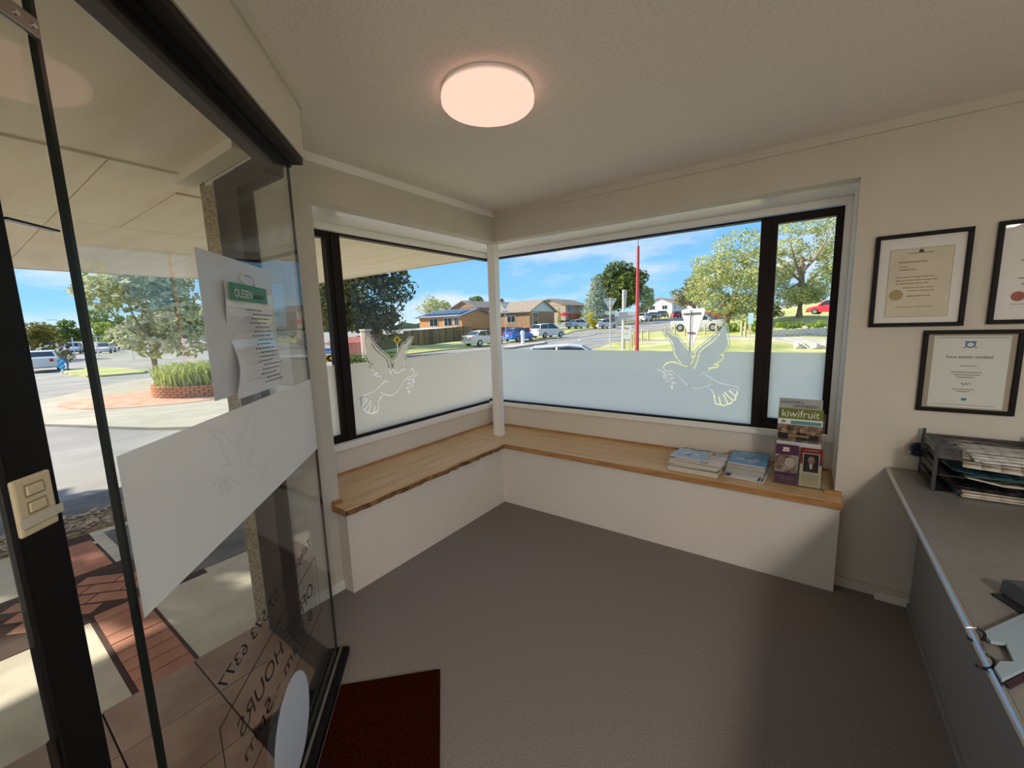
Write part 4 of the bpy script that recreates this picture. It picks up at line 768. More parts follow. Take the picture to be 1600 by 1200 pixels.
p = at(588, 545, 30); tree('street_tree', 'large dark evergreen tree seen through the window nearest the door', p[0], p[1], ball(0, 4.6, 3.4, 14, 3.2, 3)+[(-2.6, -1.6, 4.2, 2.2, 2.2, 2.4), (0, 0, 4.4, 2.4, 2.4, 2.4)], 9000, .17, LF['dark'], (.28, 3.2))
p = at(500, 543, 42); tree('street_tree', 'dark evergreen tree showing in the narrow opening sash', p[0], p[1], ball(0, 5.2, 4.0, 10, 4.0, 13), 5000, .22, LF['dark'], (.28, 3.2))
p = at(245, 600, 17); tree('magnolia_tree', 'leafy street tree with pale glossy leaves behind the glass door', p[0], p[1], ball(0, 3.1, 2.0, 14, 1.9, 5, .5)+[(-1.6, -.9, 3.9, .9, .9, .8), (1.7, .8, 1.9, .9, .9, .7)], 3400, .15, LF['pale'], (.10, 2.6))
p = at(958, 503, 88); tree('park_tree', 'tall dark green tree behind the red pole', p[0], p[1], ball(1.2, 7.4, 5.2, 14, 5.1, 8)+[(0, 0, 6, 3.6, 3.6, 3.6)], 6000, .36, LF['deep'], (.4, 5))
p = at(932, 505, 74); tree('conifer', 'pale blue-green conifer beside the give-way sign', p[0], p[1], [(0, 0, .9+i*.88, 3.0*(1-i/9.5)+.3, 3.0*(1-i/9.5)+.3, .92) for i in range(9)], 5000, .22, LF['blue'], (.2, 3))
p = at(926, 510, 63); tree('yellow_shrub', 'bright yellow shrub below the blue-green conifer', p[0], p[1], ball(0, 1.35, .85, 8, 1.2, 9), 900, .13, LF['yel'], cat='shrub')
p = at(1003, 501, 86); tree('garden_tree', 'small yellow-green tree right of the red pole', p[0], p[1], ball(0, 4.2, 2.6, 10, 3, 11), 1800, .25, LF['lime'], (.2, 3))
p = at(1028, 491, 118); tree('garden_bush', 'low ochre bush in front of the white house', p[0], p[1], ball(0, 2.0, 2.8, 8, 1.6, 12), 1200, .25, LF['aut'], cat='bush')
p = at(1060, 480, 150); tree('hill_tree', 'distant green tree above the white house', p[0], p[1], ball(0, 4, 7, 10, 3.2, 14), 1600, .5, LF['mid'])
for q_, (px_, py_, D_, r_, h_, lb, lm_, sd) in enumerate(((672, 500, 98, 3.2, 3.0, 'round lime tree behind the solar-panelled house', 'lime', 20), (690, 500, 104, 2.6, 2.6, 'smaller lime tree behind the solar-panelled house', 'lime', 21), (745, 500, 92, 1.9, 3.5, 'round tree showing above the brown roofs', 'mid', 22), (784, 500, 96, .9, 4.0, 'thin dark cypress just right of the corner post', 'deep', 23), (823, 498, 98, .8, 3.4, 'dark cypress tip above the gabled roof', 'deep', 24))):
    p = at(px_, py_, D_); tree('garden_tree', lb, p[0], p[1], ball(0, h_, r_, 9, r_*.9, sd), 900, .25, LF[lm_], (.2, h_), z=p[2])
# big trees on the right
p = at(1135, 500, 40); e1 = tree('park_tree', 'broad spreading park tree left of the dark window mullion', p[0], p[1], ball(.3, 4.0, 3.8, 16, 3.2, 31, .5)+[(-2.6, .5, 4.3, 1.5, 1.5, 1.5), (-1.8, 0, 6.6, 1.6, 1.6, .9), (1.0, 0, 8.0, 2.6, 2, 1.4), (.2, 0, 7.0, 1.6, 1.6, .8), (2.4, 0, 6.4, 1.6, 1.6, 1.2)], 15000, .125, LF['lime'], (.35, 3.4))
p = at(1248, 500, 40); e2 = tree('park_tree', 'tall open-branched park tree in the right window sash', p[0], p[1], ball(-.2, 3.4, 2.8, 14, 2.4, 33, .5)+[(2.8, 0, 5.2, 1.8, 1.8, 2.2), (-2.4, 0, 5.2, 1.2, 1.2, 1.6), (0, 0, 8.6, 2.6, 2, .9), (2.0, .3, 7.4, 1.4, 1.4, .9), (-1.2, .5, 6.8, 1.6, 1.5, .9), (.6, .8, 6.0, 1.8, 1.5, .8)], 13000, .12, LF['lime'], (.30, 5.6))
p = at(1085, 496, 74); tree('park_tree', 'olive tree at the left end of the park trees', p[0], p[1], ball(0, 4.6, 3.4, 12, 3, 34), 2600, .22, LF['aut'], (.3, 3.4))
p = at(1222, 502, 46); tree('park_shrub', 'dark shrub under the open-branched park tree', p[0], p[1], ball(-.8, 1.2, 1.5, 8, 1.2, 35), 1200, .14, LF['deep'], cat='shrub')
p = at(1310, 498, 62); tree('park_tree', 'bright tree at the right edge of the window sash', p[0], p[1], ball(.5, 4.5, 4.0, 12, 3.6, 36), 4000, .2, LF['lime'], (.3, 3.4))
for k, (px_, py_, D_, r_) in enumerate(((1222, 522, 26.5, .62), (1246, 521, 26.5, .45), (1266, 520, 26.5, .55), (1288, 519, 26.5, .6))):
    p = at(px_, py_, D_); tree('wall_shrub', ['yellow-green shrub at the left end of the stone wall', 'smallest shrub on the stone wall, second from left', 'third shrub from the left on the stone wall', 'rightmost shrub on the stone wall'][k], p[0], p[1], ball(0, .5, r_, 7, .5, 40+k), 700, .07, LF['hedge'], cat='shrub', group='shrubs along the stone wall')
for k, (px_, D_, r_) in enumerate(((1144, 34, .7), (1172, 31, .8), (1184, 33, .9))):
    p = at(px_, 518, D_); tree('lawn_shrub', ['leafy green bush nearest the silver pickup', 'leafy green bush behind the blue notice post', 'leafy green bush against the dark window mullion'][k], p[0], p[1], ball(0, .55, r_, 7, .6, 50+k), 900, .09, LF['hedge'], cat='shrub', group='bushes on the corner lawn')
# left side trees
for k, (px_, py_, D_, r_, h_, lm_, lb) in enumerate(((52, 552, 46, 2.6, 2.3, 'aut', 'autumn-tinted tree above the white sedan at far left'), (80, 543, 92, 3.0, 2.9, 'aut', 'low olive tree beyond the parked white ute'), (113, 546, 72, 2.4, 3.4, 'mid', 'green tree behind the silver parked van'), (162, 546, 84, 4.0, 4.6, 'mid', 'broad green tree behind the white parked wagon'), (186, 545, 78, 3.2, 3.1, 'hedge', 'bright green tree beside the car park rail'), (225, 548, 72, 3.6, 3.5, 'mid', 'green tree at the end of the car park rail'), (300, 543, 92, 5, 5, 'deep', 'dark tree behind the brick planter'), (345, 545, 62, 4, 3.5, 'deep', 'dark tree behind the hanging notice'), (400, 538, 75, 4, 4.6, 'mid', 'green tree seen through the door glass near the side light'), (450, 540, 55, 4.5, 4.2, 'deep', 'dark tree hidden behind the cream wall strip'))):
    p = at(px_, py_, D_); tree('car_park_tree', lb, p[0], p[1], ball(0, h_, r_, 10, r_*.8, 60+k), 1500, .2*D_/50, LF[lm_], (.18, h_), group='trees around the car park')
p = at(57, 552, 42); tree('clipped_hedge', 'dark clipped hedge behind the white sedan', p[0], p[1], [(i*.9-1.5, i*.4, .55, .9, .8, .6) for i in range(5)], 1500, .1, LF['deep'], cat='hedge')
tree('shade_tree', 'leafy street tree casting dappled shade on the footpath', -9.3, -5.7, ball(0, 4.2, 1.7, 12, 1.2, 71, .5), 1500, .16, LF['mid'], (.12, 3.4))
# far tree line closing the horizon
hl = MB(); prev = None
for i in range(181):
    a = math.radians(-30+i*1.6); r = 235; h_ = 7+3.0*math.sin(i*.7)+2.2*math.sin(i*1.9+1)+1.5*math.sin(i*3.7)
    q = (EYE[0]-r*math.sin(a), EYE[1]+r*math.cos(a))
    cur = [(q[0], q[1], -3), (q[0], q[1], max(2, h_*.55)), (q[0]*1.06, q[1]*1.06, max(2, h_*.55)), (q[0]*1.06, q[1]*1.06, -3)]
    if prev: hl.quad(prev[0], cur[0], cur[1], prev[1]); hl.quad(prev[1], cur[1], cur[2], prev[2])
    prev = cur
hl.build('hills', mat('far_trees', (.10, .15, .06), .95, col2=(.22, .27, .12), scale=.08, detail=8), kind=ST, label='low wooded rise closing the horizon', cat='hills')
# ---------------------------------------------------------------- vehicles: built along +X (front), origin on the ground under the middle
WH = {}
def wheel_mesh(r, w):
    if (r, w) not in WH:
        a = MB().lathe([(r*.62, -w/2), (r*.95, -w/2), (r, -w*.3), (r, w*.3), (r*.95, w/2), (r*.62, w/2)], 18, caps=False).mesh('tyre'); b = MB().lathe([(r*.62, -w*.42), (r*.60, -w*.1), (.08, -w*.3), (.01, -w*.42)], 18)
        for k in range(5): c_, s_ = math.cos(k*1.2566), math.sin(k*1.2566); b.box(.04, r*.6, -.035, .035, -w*.46, -w*.3, Matrix.Rotation(k*1.2566, 4, 'Z'))
        b = b.mesh('rim'); a.materials.append(M['tyre']); b.materials.append(M['rim']); WH[(r, w)] = (a, b)
    return WH[(r, w)]
CARS = dict(
 sedan=dict(L=4.5, W=1.76, body=[(-2.25, .42, .92, .70), (-2.12, .30, 1.00, .82), (-1.5, .22, 1.02, .88), (-.6, .20, .96, .88), (.7, .20, .95, .88), (1.0, .22, .93, .87), (1.9, .26, .80, .82), (2.25, .38, .62, .66)], cab=[(-1.75, 1.00, .74), (-1.05, 1.38, .60), (-.1, 1.45, .60), (.35, 1.40, .60), (1.1, .94, .72)], r=.32, wx=1.35),
 hatch=dict(L=4.0, W=1.70, body=[(-2.0, .38, .95, .72), (-1.92, .30, 1.02, .80), (-1.4, .22, 1.02, .85), (.6, .20, .98, .85), (.9, .22, .96, .84), (1.65, .26, .80, .78), (2.0, .38, .60, .62)], cab=[(-1.95, 1.00, .72), (-1.5, 1.46, .60), (-.2, 1.52, .60), (.3, 1.46, .60), (1.1, .96, .70)], r=.31, wx=1.22),
 suv=dict(L=4.6, W=1.84, body=[(-2.3, .45, 1.05, .78), (-2.2, .34, 1.12, .88), (-1.5, .26, 1.12, .92), (.7, .26, 1.08, .92), (1.0, .28, 1.06, .91), (1.95, .32, .94, .86), (2.3, .45, .72, .72)], cab=[(-2.2, 1.10, .80), (-1.85, 1.60, .68), (-.2, 1.68, .68), (.35, 1.62, .68), (1.1, 1.06, .78)], r=.36, wx=1.38),
 wagon=dict(L=4.7, W=1.78, body=[(-2.35, .42, .96, .74), (-2.25, .32, 1.02, .84), (-1.5, .24, 1.02, .88), (.7, .22, .98, .88), (1.0, .24, .95, .87), (1.95, .28, .82, .82), (2.35, .4, .64, .68)], cab=[(-2.25, 1.0, .76), (-1.8, 1.45, .62), (-.2, 1.52, .62), (.35, 1.47, .62), (1.15, .95, .72)], r=.33, wx=1.4),
 ute=dict(L=5.3, W=1.86, body=[(-2.65, .55, 1.06, .86), (-2.6, .45, 1.12, .90), (-.75, .42, 1.12, .92), (.75, .40, 1.14, .92), (1.2, .40, 1.14, .92), (2.3, .46, 1.06, .88), (2.65, .58, .82, .76)], cab=[(-.95, 1.10, .80), (-.70, 1.70, .68), (.25, 1.80, .68), (.65, 1.74, .68), (1.45, 1.13, .78)], r=.40, wx=1.62))
def car(kind, label, loc, head, col, cat='car', name='parked_car'):
    k = CARS[kind]; e = empty(name, loc, head, label=label, cat=cat, group='vehicles in the street')
    paint = mat('car_paint_%.2f_%.2f_%.2f' % col, col, .25, spec=.6)
    rings = []
    for x, zb, zt, hw in k['body']:
        zm = zb+(zt-zb)*.55; rings.append([(x, -hw*.92, zb), (x, -hw, zm), (x, -hw*.93, zt), (x, -hw*.5, zt+.025), (x, hw*.5, zt+.025), (x, hw*.93, zt), (x, hw, zm), (x, hw*.92, zb)])
    MB().loft(rings).build('body', paint, e, smooth=True)
    cb_ = k['cab']; zb0 = k['body'][3][2]-.03; rings = []
    g = MB(); tops = []
    for (x, z, hw) in cb_: tops.append([(x, -hw, z), (x, hw, z)])
    base = [(x*1.0, .0) for x, z, hw in cb_]
    rings = [[(x, -hw*1.13 if 0 < i < len(cb_)-1 else -hw, zb0+.02), (x, -hw, max(z, zb0+.03)), (x, hw, max(z, zb0+.03)), (x, hw*1.13 if 0 < i < len(cb_)-1 else hw, zb0+.02)] for i, (x, z, hw) in enumerate(cb_)]
    MB().loft(rings).build('windows', M['carglass'], e)
    xr = [c for c in cb_[1:-1]]
    MB().loft([[(x-.02 if i == 0 else x+.02 if i == len(xr)-1 else x, -hw-.02, z-.03), (x, -hw*.9, z+.025), (x, hw*.9, z+.025), (x, hw+.02, z-.03)] for i, (x, z, hw) in enumerate(xr)]).build('roof', paint, e)
    for s in (-1, 1):
        a, b, c, d_ = cb_[0], cb_[1], cb_[-2], cb_[-1]
        MB().tube([(a[0], s*a[2]*1.02, zb0+.03), (b[0], s*(b[2]+.01), b[1])], .045, 5).build('pillar', paint, e); MB().tube([(d_[0], s*d_[2]*1.02, zb0+.03), (c[0], s*(c[2]+.01), c[1])], .04, 5).build('pillar', paint, e)
        xm = (b[0]+c[0])/2; MB().tube([(xm-.05, s*.98*k['W']/2*.9, zb0+.03), (xm, s*(b[2]+.012), (b[1]+c[1])/2+.02)], .04, 5).build('pillar', paint, e)
        MB().box(d_[0]-.35, d_[0]-.2, s*(k['W']/2)-.02 if s > 0 else s*(k['W']/2)-.1, s*(k['W']/2)+.1 if s > 0 else s*(k['W']/2)+.02, zb0+.05, zb0+.17).build('mirror', paint, e)
        xb, xf = k['body'][0][0], k['body'][-1][0]; hb = k['body'][1][3]
        MB().box(xb-.01, xb+.16, s*hb*.62-.10, s*hb*.62+.20 if s > 0 else s*hb*.62+.10, k['body'][0][2]-.22, k['body'][0][2]-.03).build('tail_lamp', M['tail'], e); MB().box(xf-.22, xf+.0, s*.52-.13, s*.52+.13, k['body'][-1][2]-.10, k['body'][-1][2]+.04).build('head_lamp', M['head'], e)
        for wx in (-k['wx'], k['wx']):
            ty_, rm = wheel_mesh(k['r'], .2); w = mobj('wheel', ty_, None, e, (wx, s*(k['W']/2-.10), k['r'])); w.rotation_euler = (math.pi/2*s, 0, 0); mobj('rim', rm, None, w)
    MB().box(k['body'][0][0]-.04, k['body'][0][0]+.2, -.72, .72, .32, .52).build('rear_bumper', paint, e); MB().box(k['body'][0][0]-.05, k['body'][0][0]-.03, -.18, .18, .62, .74).build('number_plate', M['plate'], e)
    MB().box(k['body'][-1][0]-.2, k['body'][-1][0]+.03, -.68, .68, .30, .48).build('front_bumper', M['chip'] if kind in ('ute', 'suv') else paint, e)
    if kind == 'ute':
        MB().box(-2.5, -1.0, -.72, .72, 1.135, 1.15).build('tray_cover', M['chip'], e)
        for s in (-1, 1): MB().tube([(-1.05, s*.75, 1.12), (-1.25, s*.70, 1.5), (-.9, s*.6, 1.7)], .04, 6).build('sports_bar', M['chrome'], e)
    return e
def cpos(px, py, D, dz=0): p = at(px, py, D); return (p[0], p[1], tz(p[0], p[1])+.05+dz)
WHT = (.72, .72, .70); SIL = (.48, .49, .51); N90 = math.pi/2
car('sedan', 'white sedan parked on the verge just left of the corner post', cpos(757, 540, 40), N90*.92, (.72, .70, .62))
car('hatch', 'bright blue hatchback parked right of the corner post', cpos(811, 533, 47), N90*.95, (.02, .16, .62))
car('suv', 'white compact car parked ahead of the blue hatchback', cpos(856, 527.5, 50), N90*.86, WHT)
car('sedan', 'white sedan parked on the grass below the red umbrella', cpos(904, 513.6, 67), N90*.8, (.62, .66, .72))
car('sedan', 'white sedan parked behind the give-way sign pole', cpos(945, 513.6, 66), N90*.8, WHT)
car('suv', 'white four-wheel-drive parked right of the red pole', cpos(1007, 503, 80), N90, WHT)
car('hatch', 'grey car parked up the hill beyond the white four-wheel-drive', cpos(1022, 500, 92), N90, (.20, .22, .24))
car('suv', 'dark car parked further up the hill', cpos(1036, 498, 103), N90, (.06, .07, .08))
car('wagon', 'white car highest up the hill in the parked row', cpos(1046, 497, 112), N90, WHT)
car('hatch', 'red car on the hill left of the large triangular sign', cpos(1056, 498, 92), N90*1.3, (.45, .03, .04))
car('ute', 'silver pickup parked side-on behind the timber bollards', cpos(1092, 518, 43), -.12, (.46, .48, .50), cat='pickup')
car('suv', 'dark red car parked behind the silver pickup', cpos(1119, 500, 58), -.1, (.30, .03, .03))
car('hatch', 'white car parked behind the silver pickup bonnet', cpos(1102, 499, 62), -.1, WHT)
car('suv', 'red car at the right edge of the window sash', cpos(1297, 493, 50), 2.9, (.50, .03, .06))
cn_ = at(897, 540.5, 15.5); car('hatch', 'silver car whose roof shows just above the frosted film', (cn_[0], cn_[1], cn_[2]-1.47), .45, (.66, .70, .76), name='passing_car')
car('sedan', 'white sedan seen from behind at the far left street', cpos(70, 580, 31), math.radians(172), WHT)
car('ute', 'white ute at the far end of the car park', cpos(77, 545, 80), math.radians(-8), WHT, cat='pickup')
car('suv', 'silver car facing the street in the car park', cpos(116, 553, 64), math.radians(-14), (.50, .56, .64))
car('hatch', 'dark car half hidden behind the silver car park car', cpos(103, 550, 78), math.radians(-12), (.12, .13, .16))
car('wagon', 'white wagon parked by the white car park rail', cpos(165, 551, 60), math.radians(-20), WHT)

# ---------------------------------------------------------------- houses (axis aligned; the corner nearest the viewer is given)
def house(label, px, py, D, Lx, Ly, h, rh, wallm, roofm, ridge='x', wins=(), over=.45, gable=None, name='house', z=None):
    p = at(px, py, D); x1, y0 = p[0], p[1]; z0 = p[2] if z is None else z
    e = empty(name, (x1, y0, z0), label=label, cat='house')
    MB().box(-Lx, 0, 0, Ly, -1.5, h).build('walls', wallm, e); o_ = over
    rf = MB()
    if ridge == 'x':
        a, b, c = (-Lx-o_, -o_), (o_, -o_), Ly/2
        rf.loft([[(x, -o_, h-.05), (x, Ly/2, h+rh), (x, Ly+o_, h-.05), (x, Ly+o_, h-.2), (x, Ly/2, h+rh-.18), (x, -o_, h-.2)] for x in (-Lx-o_, o_)])
        gb = MB().prism([(0, 0), (Ly, 0), (Ly/2, rh*.93)], -.04, .04, Matrix(((0, 0, 1, .02), (1, 0, 0, 0), (0, 1, 0, h-.06), (0, 0, 0, 1))))
    else:
        rf.loft([[(-Lx-o_, y, h-.05), (-Lx/2, y, h+rh), (o_, y, h-.05), (o_, y, h-.2), (-Lx/2, y, h+rh-.18), (-Lx-o_, y, h-.2)] for y in (-o_, Ly+o_)])
        gb = MB().prism([(-Lx, 0), (0, 0), (-Lx/2, rh*.93)], -.04, .04, Matrix(((1, 0, 0, 0), (0, 0, -1, -.02), (0, 1, 0, h-.06), (0, 0, 0, 1))))
    r_ = rf.build('roof', roofm, e); gb.build('gable', gable or wallm, e)
    for face, a, b, c, d_ in wins:            # face 's': on y=0 (a,b along x); 'e': on x=0 (a,b along y)
        if face == 's': f = MB().box(a, b, -.06, .02, c, d_).build('window', M['trim'], e); mm = (a+b)/2; MB().box(a+.08, mm-.04, -.08, -.06, c+.08, d_-.08).build('pane', M['carglass'], f); MB().box(mm+.04, b-.08, -.08, -.06, c+.08, d_-.08).build('pane', M['carglass'], f)
        else: f = MB().box(-.02, .06, a, b, c, d_).build('window', M['trim'], e); mm = (a+b)/2; MB().box(.06, .08, a+.08, mm-.04, c+.08, d_-.08).build('pane', M['carglass'], f); MB().box(.06, .08, mm+.04, b-.08, c+.08, d_-.08).build('pane', M['carglass'], f)
    return e, r_
obrick = mat('orange_brick_wall', (.55, .27, .10), .9, var=.15, scale=4); bbrick = mat('brown_brick_wall', (.36, .22, .13), .9, var=.2, scale=3); rbrick = mat('red_brick_wall', (.45, .12, .06), .9, var=.1, scale=3)
rgrey = mat('grey_roof', (.30, .28, .26), .8, var=.1, scale=3); rbrown = mat('brown_roof', (.34, .27, .21), .85, var=.12, scale=3); rsteel = mat('blue_grey_roof', (.13, .15, .20), .5, var=.1, scale=2); wboard = mat('white_boards', (.75, .76, .77), .6); taupe = mat('taupe_wall', (.44, .36, .27), .9, var=.1)
e, r_ = house('orange brick house with solar panels seen by the corner post', 722, 516, 58, 8.6, 7, 2.1, 1.0, obrick, rsteel, 'x', (('s', -6.4, -4.6, .6, 1.8), ('s', -3.4, -1.8, .6, 1.8), ('s', -1.4, -.5, .6, 1.8)))
MB().box(-8.0, -.4, -.40, -.30, 1.9, 2.1).build('gutter', M['trim'], r_)
for i in range(7): MB().box(-7.9+i*1.05, -6.95+i*1.05, 0, 2.2, .04, .10, Matrix.Translation((0, .4, 2.32)) @ Matrix.Rotation(math.radians(13), 4, 'X')).build('solar_panel', mat('solar', (.03, .05, .12), .2, spec=.7), r_)
house('brown brick house with upper windows behind the orange one', 745, 515, 74, 5.8, 9, 4.0, 1.3, bbrick, rbrown, 'y', (('s', -3.6, -2.0, 2.6, 3.6), ('s', -1.6, -.5, 2.6, 3.6), ('e', 1.2, 3.0, 1.2, 2.6), ('e', 5, 7, 1.4, 2.6)), gable=bbrick)
house('brown roofed house with a pale gable behind the blue hatchback', 828, 512, 62, 7.5, 7.4, 2.5, 1.75, bbrick, rbrown, 'x', (('e', .8, 2.2, .4, 2.3), ('s', -4.2, -2.6, .8, 1.9)), gable=mat('pale_gable', (.58, .66, .68), .7))
e, r_ = house('long tan and red brick house with a red umbrella on its deck', 884, 505, 88, 8, 11, 3.9, 1.5, taupe, rbrown, 'y', (('e', .8, 3.0, 2.3, 3.6), ('e', 6.5, 8.6, 2.3, 3.4)))
MB().box(.02, .25, 1.5, 11, .9, 2.0).build('brick_band', rbrick, e); MB().box(.3, .6, -3, 9, -1.5, .6).build('retaining_wall', mat('dark_block_wall', (.16, .11, .08), .9), e)
p = at(882, 504, 84); um = empty('red_umbrella', (p[0], p[1], p[2]-1), label='red garden umbrella on the deck of the tan house', cat='umbrella'); MB().tube([(0, 0, 0), (0, 0, 3.1)], .04, 6).build('pole', M['steel'], um); MB().lathe([(1.5, 2.35), (1.0, 2.75), (.05, 3.05)], 10).build('canopy', mat('red_canvas', (.55, .02, .05), .7), um)
p = at(874, 508, 79); tree('cypress', 'slim green cypress beside the red umbrella', p[0], p[1], [(0, 0, .5+i*.4, .42-.04*i, .42-.04*i, .4) for i in range(7)], 500, .1, LF['hedge'], z=p[2])
house('white weatherboard house high on the hill', 1050, 489, 108, 7, 14, 2.6, 1.6, wboard, mat('terracotta_roof', (.50, .34, .26), .8), 'y', (('s', -5.8, -4.4, 1.0, 2.1), ('s', -2.6, -1.2, 1.0, 2.1), ('e', 2, 3.5, 1.0, 2.1)))
house('white house with striped wall right of the hill house', 1090, 481, 125, 9, 10, 2.2, 1.2, mat('striped_wall', (.60, .63, .66), .7, col2=(.75, .76, .76), scale=3, stretch=(8, 8, .1)), rgrey, 'x', ())
p0, p1 = at(1062, 489, 104), at(1110, 484, 112)
def railfence(name, label, a, b, n, h, m, w=.1, pick=True, rail=True, th=.03, cat='fence', z=None, tone=True):
    e = empty(name, (a[0], a[1], tz(a[0], a[1]) if z is None else z), label=label, cat=cat); d = Vector((b[0]-a[0], b[1]-a[1], 0)); L = d.length; ang = math.atan2(d.y, d.x)
    za = e.location.z; zb = tz(b[0], b[1]) if z is None else z
    pms = []
    for q_ in range(4):
        pm = MB().box(0, w, -th/2, th/2, -.4, h).mesh('picket'); bc = m.node_tree.nodes['Principled BSDF'].inputs['Base Color'].default_value[:3]; f_ = (1, .6, 1.5, .8)[q_]; pm.materials.append(mat('%s_%d' % (m.name, q_), tuple(min(.9, c_*f_) for c_ in bc), .9, var=.2, scale=2, stretch=(3, 3, .3)) if tone else m); pms.append(pm)
    for i in range(n):
        f = i/n; o = mobj('picket', pms[random.choice((0, 0, 1, 2, 3))], None, e, (d.x*f, d.y*f, za*0+(zb-za)*f+random.uniform(-.02, .02))); o.rotation_euler = (0, 0, ang)
    if rail:
        for hh in (.25, .8):
            o = MB().tube([(0, 0, h*hh), (d.x, d.y, h*hh+zb-za)], .04, 4).build('rail', m, e)
    return e
railfence('white_fence', 'white picket fence in front of the hill house', p0[:2], p1[:2], 30, 1.2, wboard, .22)
p0, p1 = at(632, 545, 46.5), at(738, 530.5, 48)
railfence('timber_fence', 'weathered timber paling fence below the carport roof', p0[:2], p1[:2], 66, 1.75, mat('weathered_paling', (.22, .16, .095), .9, col2=(.38, .29, .17), scale=1.4, stretch=(3, 3, .2)), .155)
p0, p1 = at(735, 529, 52), at(838, 521, 52); railfence('red_fence', 'dark red paling fence behind the parked cars', p0[:2], p1[:2], 46, 1.3, mat('red_paling', (.22, .05, .05), .9, var=.2, scale=2), .2)
p0, p1 = at(560, 552, 31), at(640, 546, 45); railfence('hedge_fence', 'mossy timber fence behind the yellow sign', p0[:2], p1[:2], 60, 1.5, mat('mossy_paling', (.15, .13, .06), .9, col2=(.30, .25, .13), scale=2), .25)
p0, p1 = at(945, 511, 70), at(996, 503, 80); railfence('grey_fence', 'grey picket fence under the dark park tree', p0[:2], p1[:2], 40, 1.6, mat('grey_paling', (.36, .36, .42), .8), .15)
# carport roof in front of the orange house
c0, c1 = at(648, 516.5, 50), at(719, 513.5, 50); cz = (c0[2]+c1[2])/2
cpt = empty('carport', (c0[0], c0[1], cz-2.2), label='carport with a flat white sheet roof behind the timber fence', cat='carport'); d = Vector((c1[0]-c0[0], c1[1]-c0[1], 0)); T = Matrix.Rotation(math.atan2(d.y, d.x), 4, 'Z')
MB().box(0, d.length, 0, 3.6, 2.2, 2.26, T @ Matrix.Rotation(.05, 4, 'X')).build('roof_sheet', mat('white_sheet', (.78, .77, .74), .5), cpt)
for x in (.2, d.length/2, d.length-.2): MB().box(x-.06, x+.06, .1, .22, -.5, 2.2, T).build('post', M['trim'], cpt)
# red iron shed, brick chimney post and hedge through the left window
p = at(555, 552, 27); zs = p[2]; sh = empty('iron_shed', (p[0], p[1], zs), .75, label='small red corrugated iron shed in front of the dark tree', cat='shed')
MB().box(-1.3, .9, -.8, .8, -.5, .75).build('walls', mat('red_iron', (.55, .20, .16), .7, col2=(.66, .28, .22), scale=2, stretch=(8, 8, .1)), sh); MB().prism([(-.9, 0), (.9, 0), (0, .35)], -1.4, 1.0, Matrix(((0, 0, 1, 0), (1, 0, 0, 0), (0, 1, 0, .72), (0, 0, 0, 1)))).build('roof', mat('red_iron_roof', (.50, .17, .14), .6), sh)
p = at(574, 552, 25); gp = empty('gate_post', (p[0], p[1], p[2]-.5), label='capped masonry gate post beside the red iron shed', cat='gate post'); MB().box(-.2, .2, -.2, .2, 0, 1.85).build('shaft', mat('post_brick', (.40, .30, .25), .9, var=.2, scale=6), gp); MB().box(-.26, .26, -.26, .26, 1.85, 1.95).build('cap', M['kerb'], gp); MB().box(-.26, -.2, -.2, .2, 0, 1.85).build('white_edge', M['trim'], gp)
p = at(556, 562, 22); tree('low_hedge', 'low green hedge in front of the red iron shed', p[0], p[1], [(-1.3+i*.45, .15*i, .35, .5, .45, .45) for i in range(8)], 1500, .08, LF['mid'], cat='hedge')
# ---------------------------------------------------------------- signs and poles
def tri(mb, w, h, ztop, y0, y1):     # inverted triangle with clipped corners in the xz plane
    mb.prism([(-w/2+.04, 0), (-w/2, -.05), (-.03, -h), (.03, -h), (w/2, -.05), (w/2-.04, 0)], y0, y1, Matrix(((1, 0, 0, 0), (0, 0, -1, 0), (0, 1, 0, ztop), (0, 0, 0, 1)))); return mb
def giveway(label, loc, rz, top, w, plate=True, name='give_way_sign', r=.035):
    e = empty(name, loc, rz, label=label, cat='road sign', group='give-way signs seen from behind')
    MB().tube([(0, .012+r, -.3), (0, .012+r, top-.02 if r < .02 else top+.05)], r, 8).build('pole', M['grey_metal'] if r < .02 else M['steel'], e); b = tri(MB(), w, w*.87, top, .0095, .0195).build('sign_back', M['signback'], e); tri(MB(), w, w*.87, top, .0196, .023).build('sign_face', mat('sign_red', (.55, .03, .03), .5), e)
    for hh in (.12, .62): MB().box(-w*.42*(1-hh), w*.42*(1-hh), -.01, .02, top-w*.87*hh-.02, top-w*.87*hh+.02).build('brace', M['grey_metal'], b)
    if plate: MB().box(-.35, .35, -.01, .005, top-w*.87-.30, top-w*.87-.06).build('plate', M['signback'], e)
    return e
def face_cam(x, y, off=0): return math.atan2(EYE[1]-y, EYE[0]-x)+math.pi/2+math.pi+off
p = at(953, 545, 29); giveway('white-backed give-way sign nearest the tall conifer', (p[0], p[1], tz(p[0], p[1])), face_cam(p[0], p[1], .1), (545-467)*29/645, .92)
p = at(791, 541, 42); giveway('white-backed give-way sign beside the corner post', (p[0], p[1], tz(p[0], p[1])), face_cam(p[0], p[1], .1), (541-475)*42/645, .9)
p = at(1080, 540, 8.7); giveway('large nearby give-way sign turned edge-on above the right dove', (p[0], p[1], tz(p[0], p[1])), face_cam(p[0], p[1], -1.07), at(1080, 483, 8.7)[2]-tz(p[0], p[1]), .92, False, r=.016)
p = at(995, 556, 20); pt_ = at(997, 389, 20)[2]; b_ = tz(p[0], p[1]); rp_ = empty('red_pole', (p[0], p[1], b_), label='tall tapering red steel pole on the corner lawn', cat='pole')
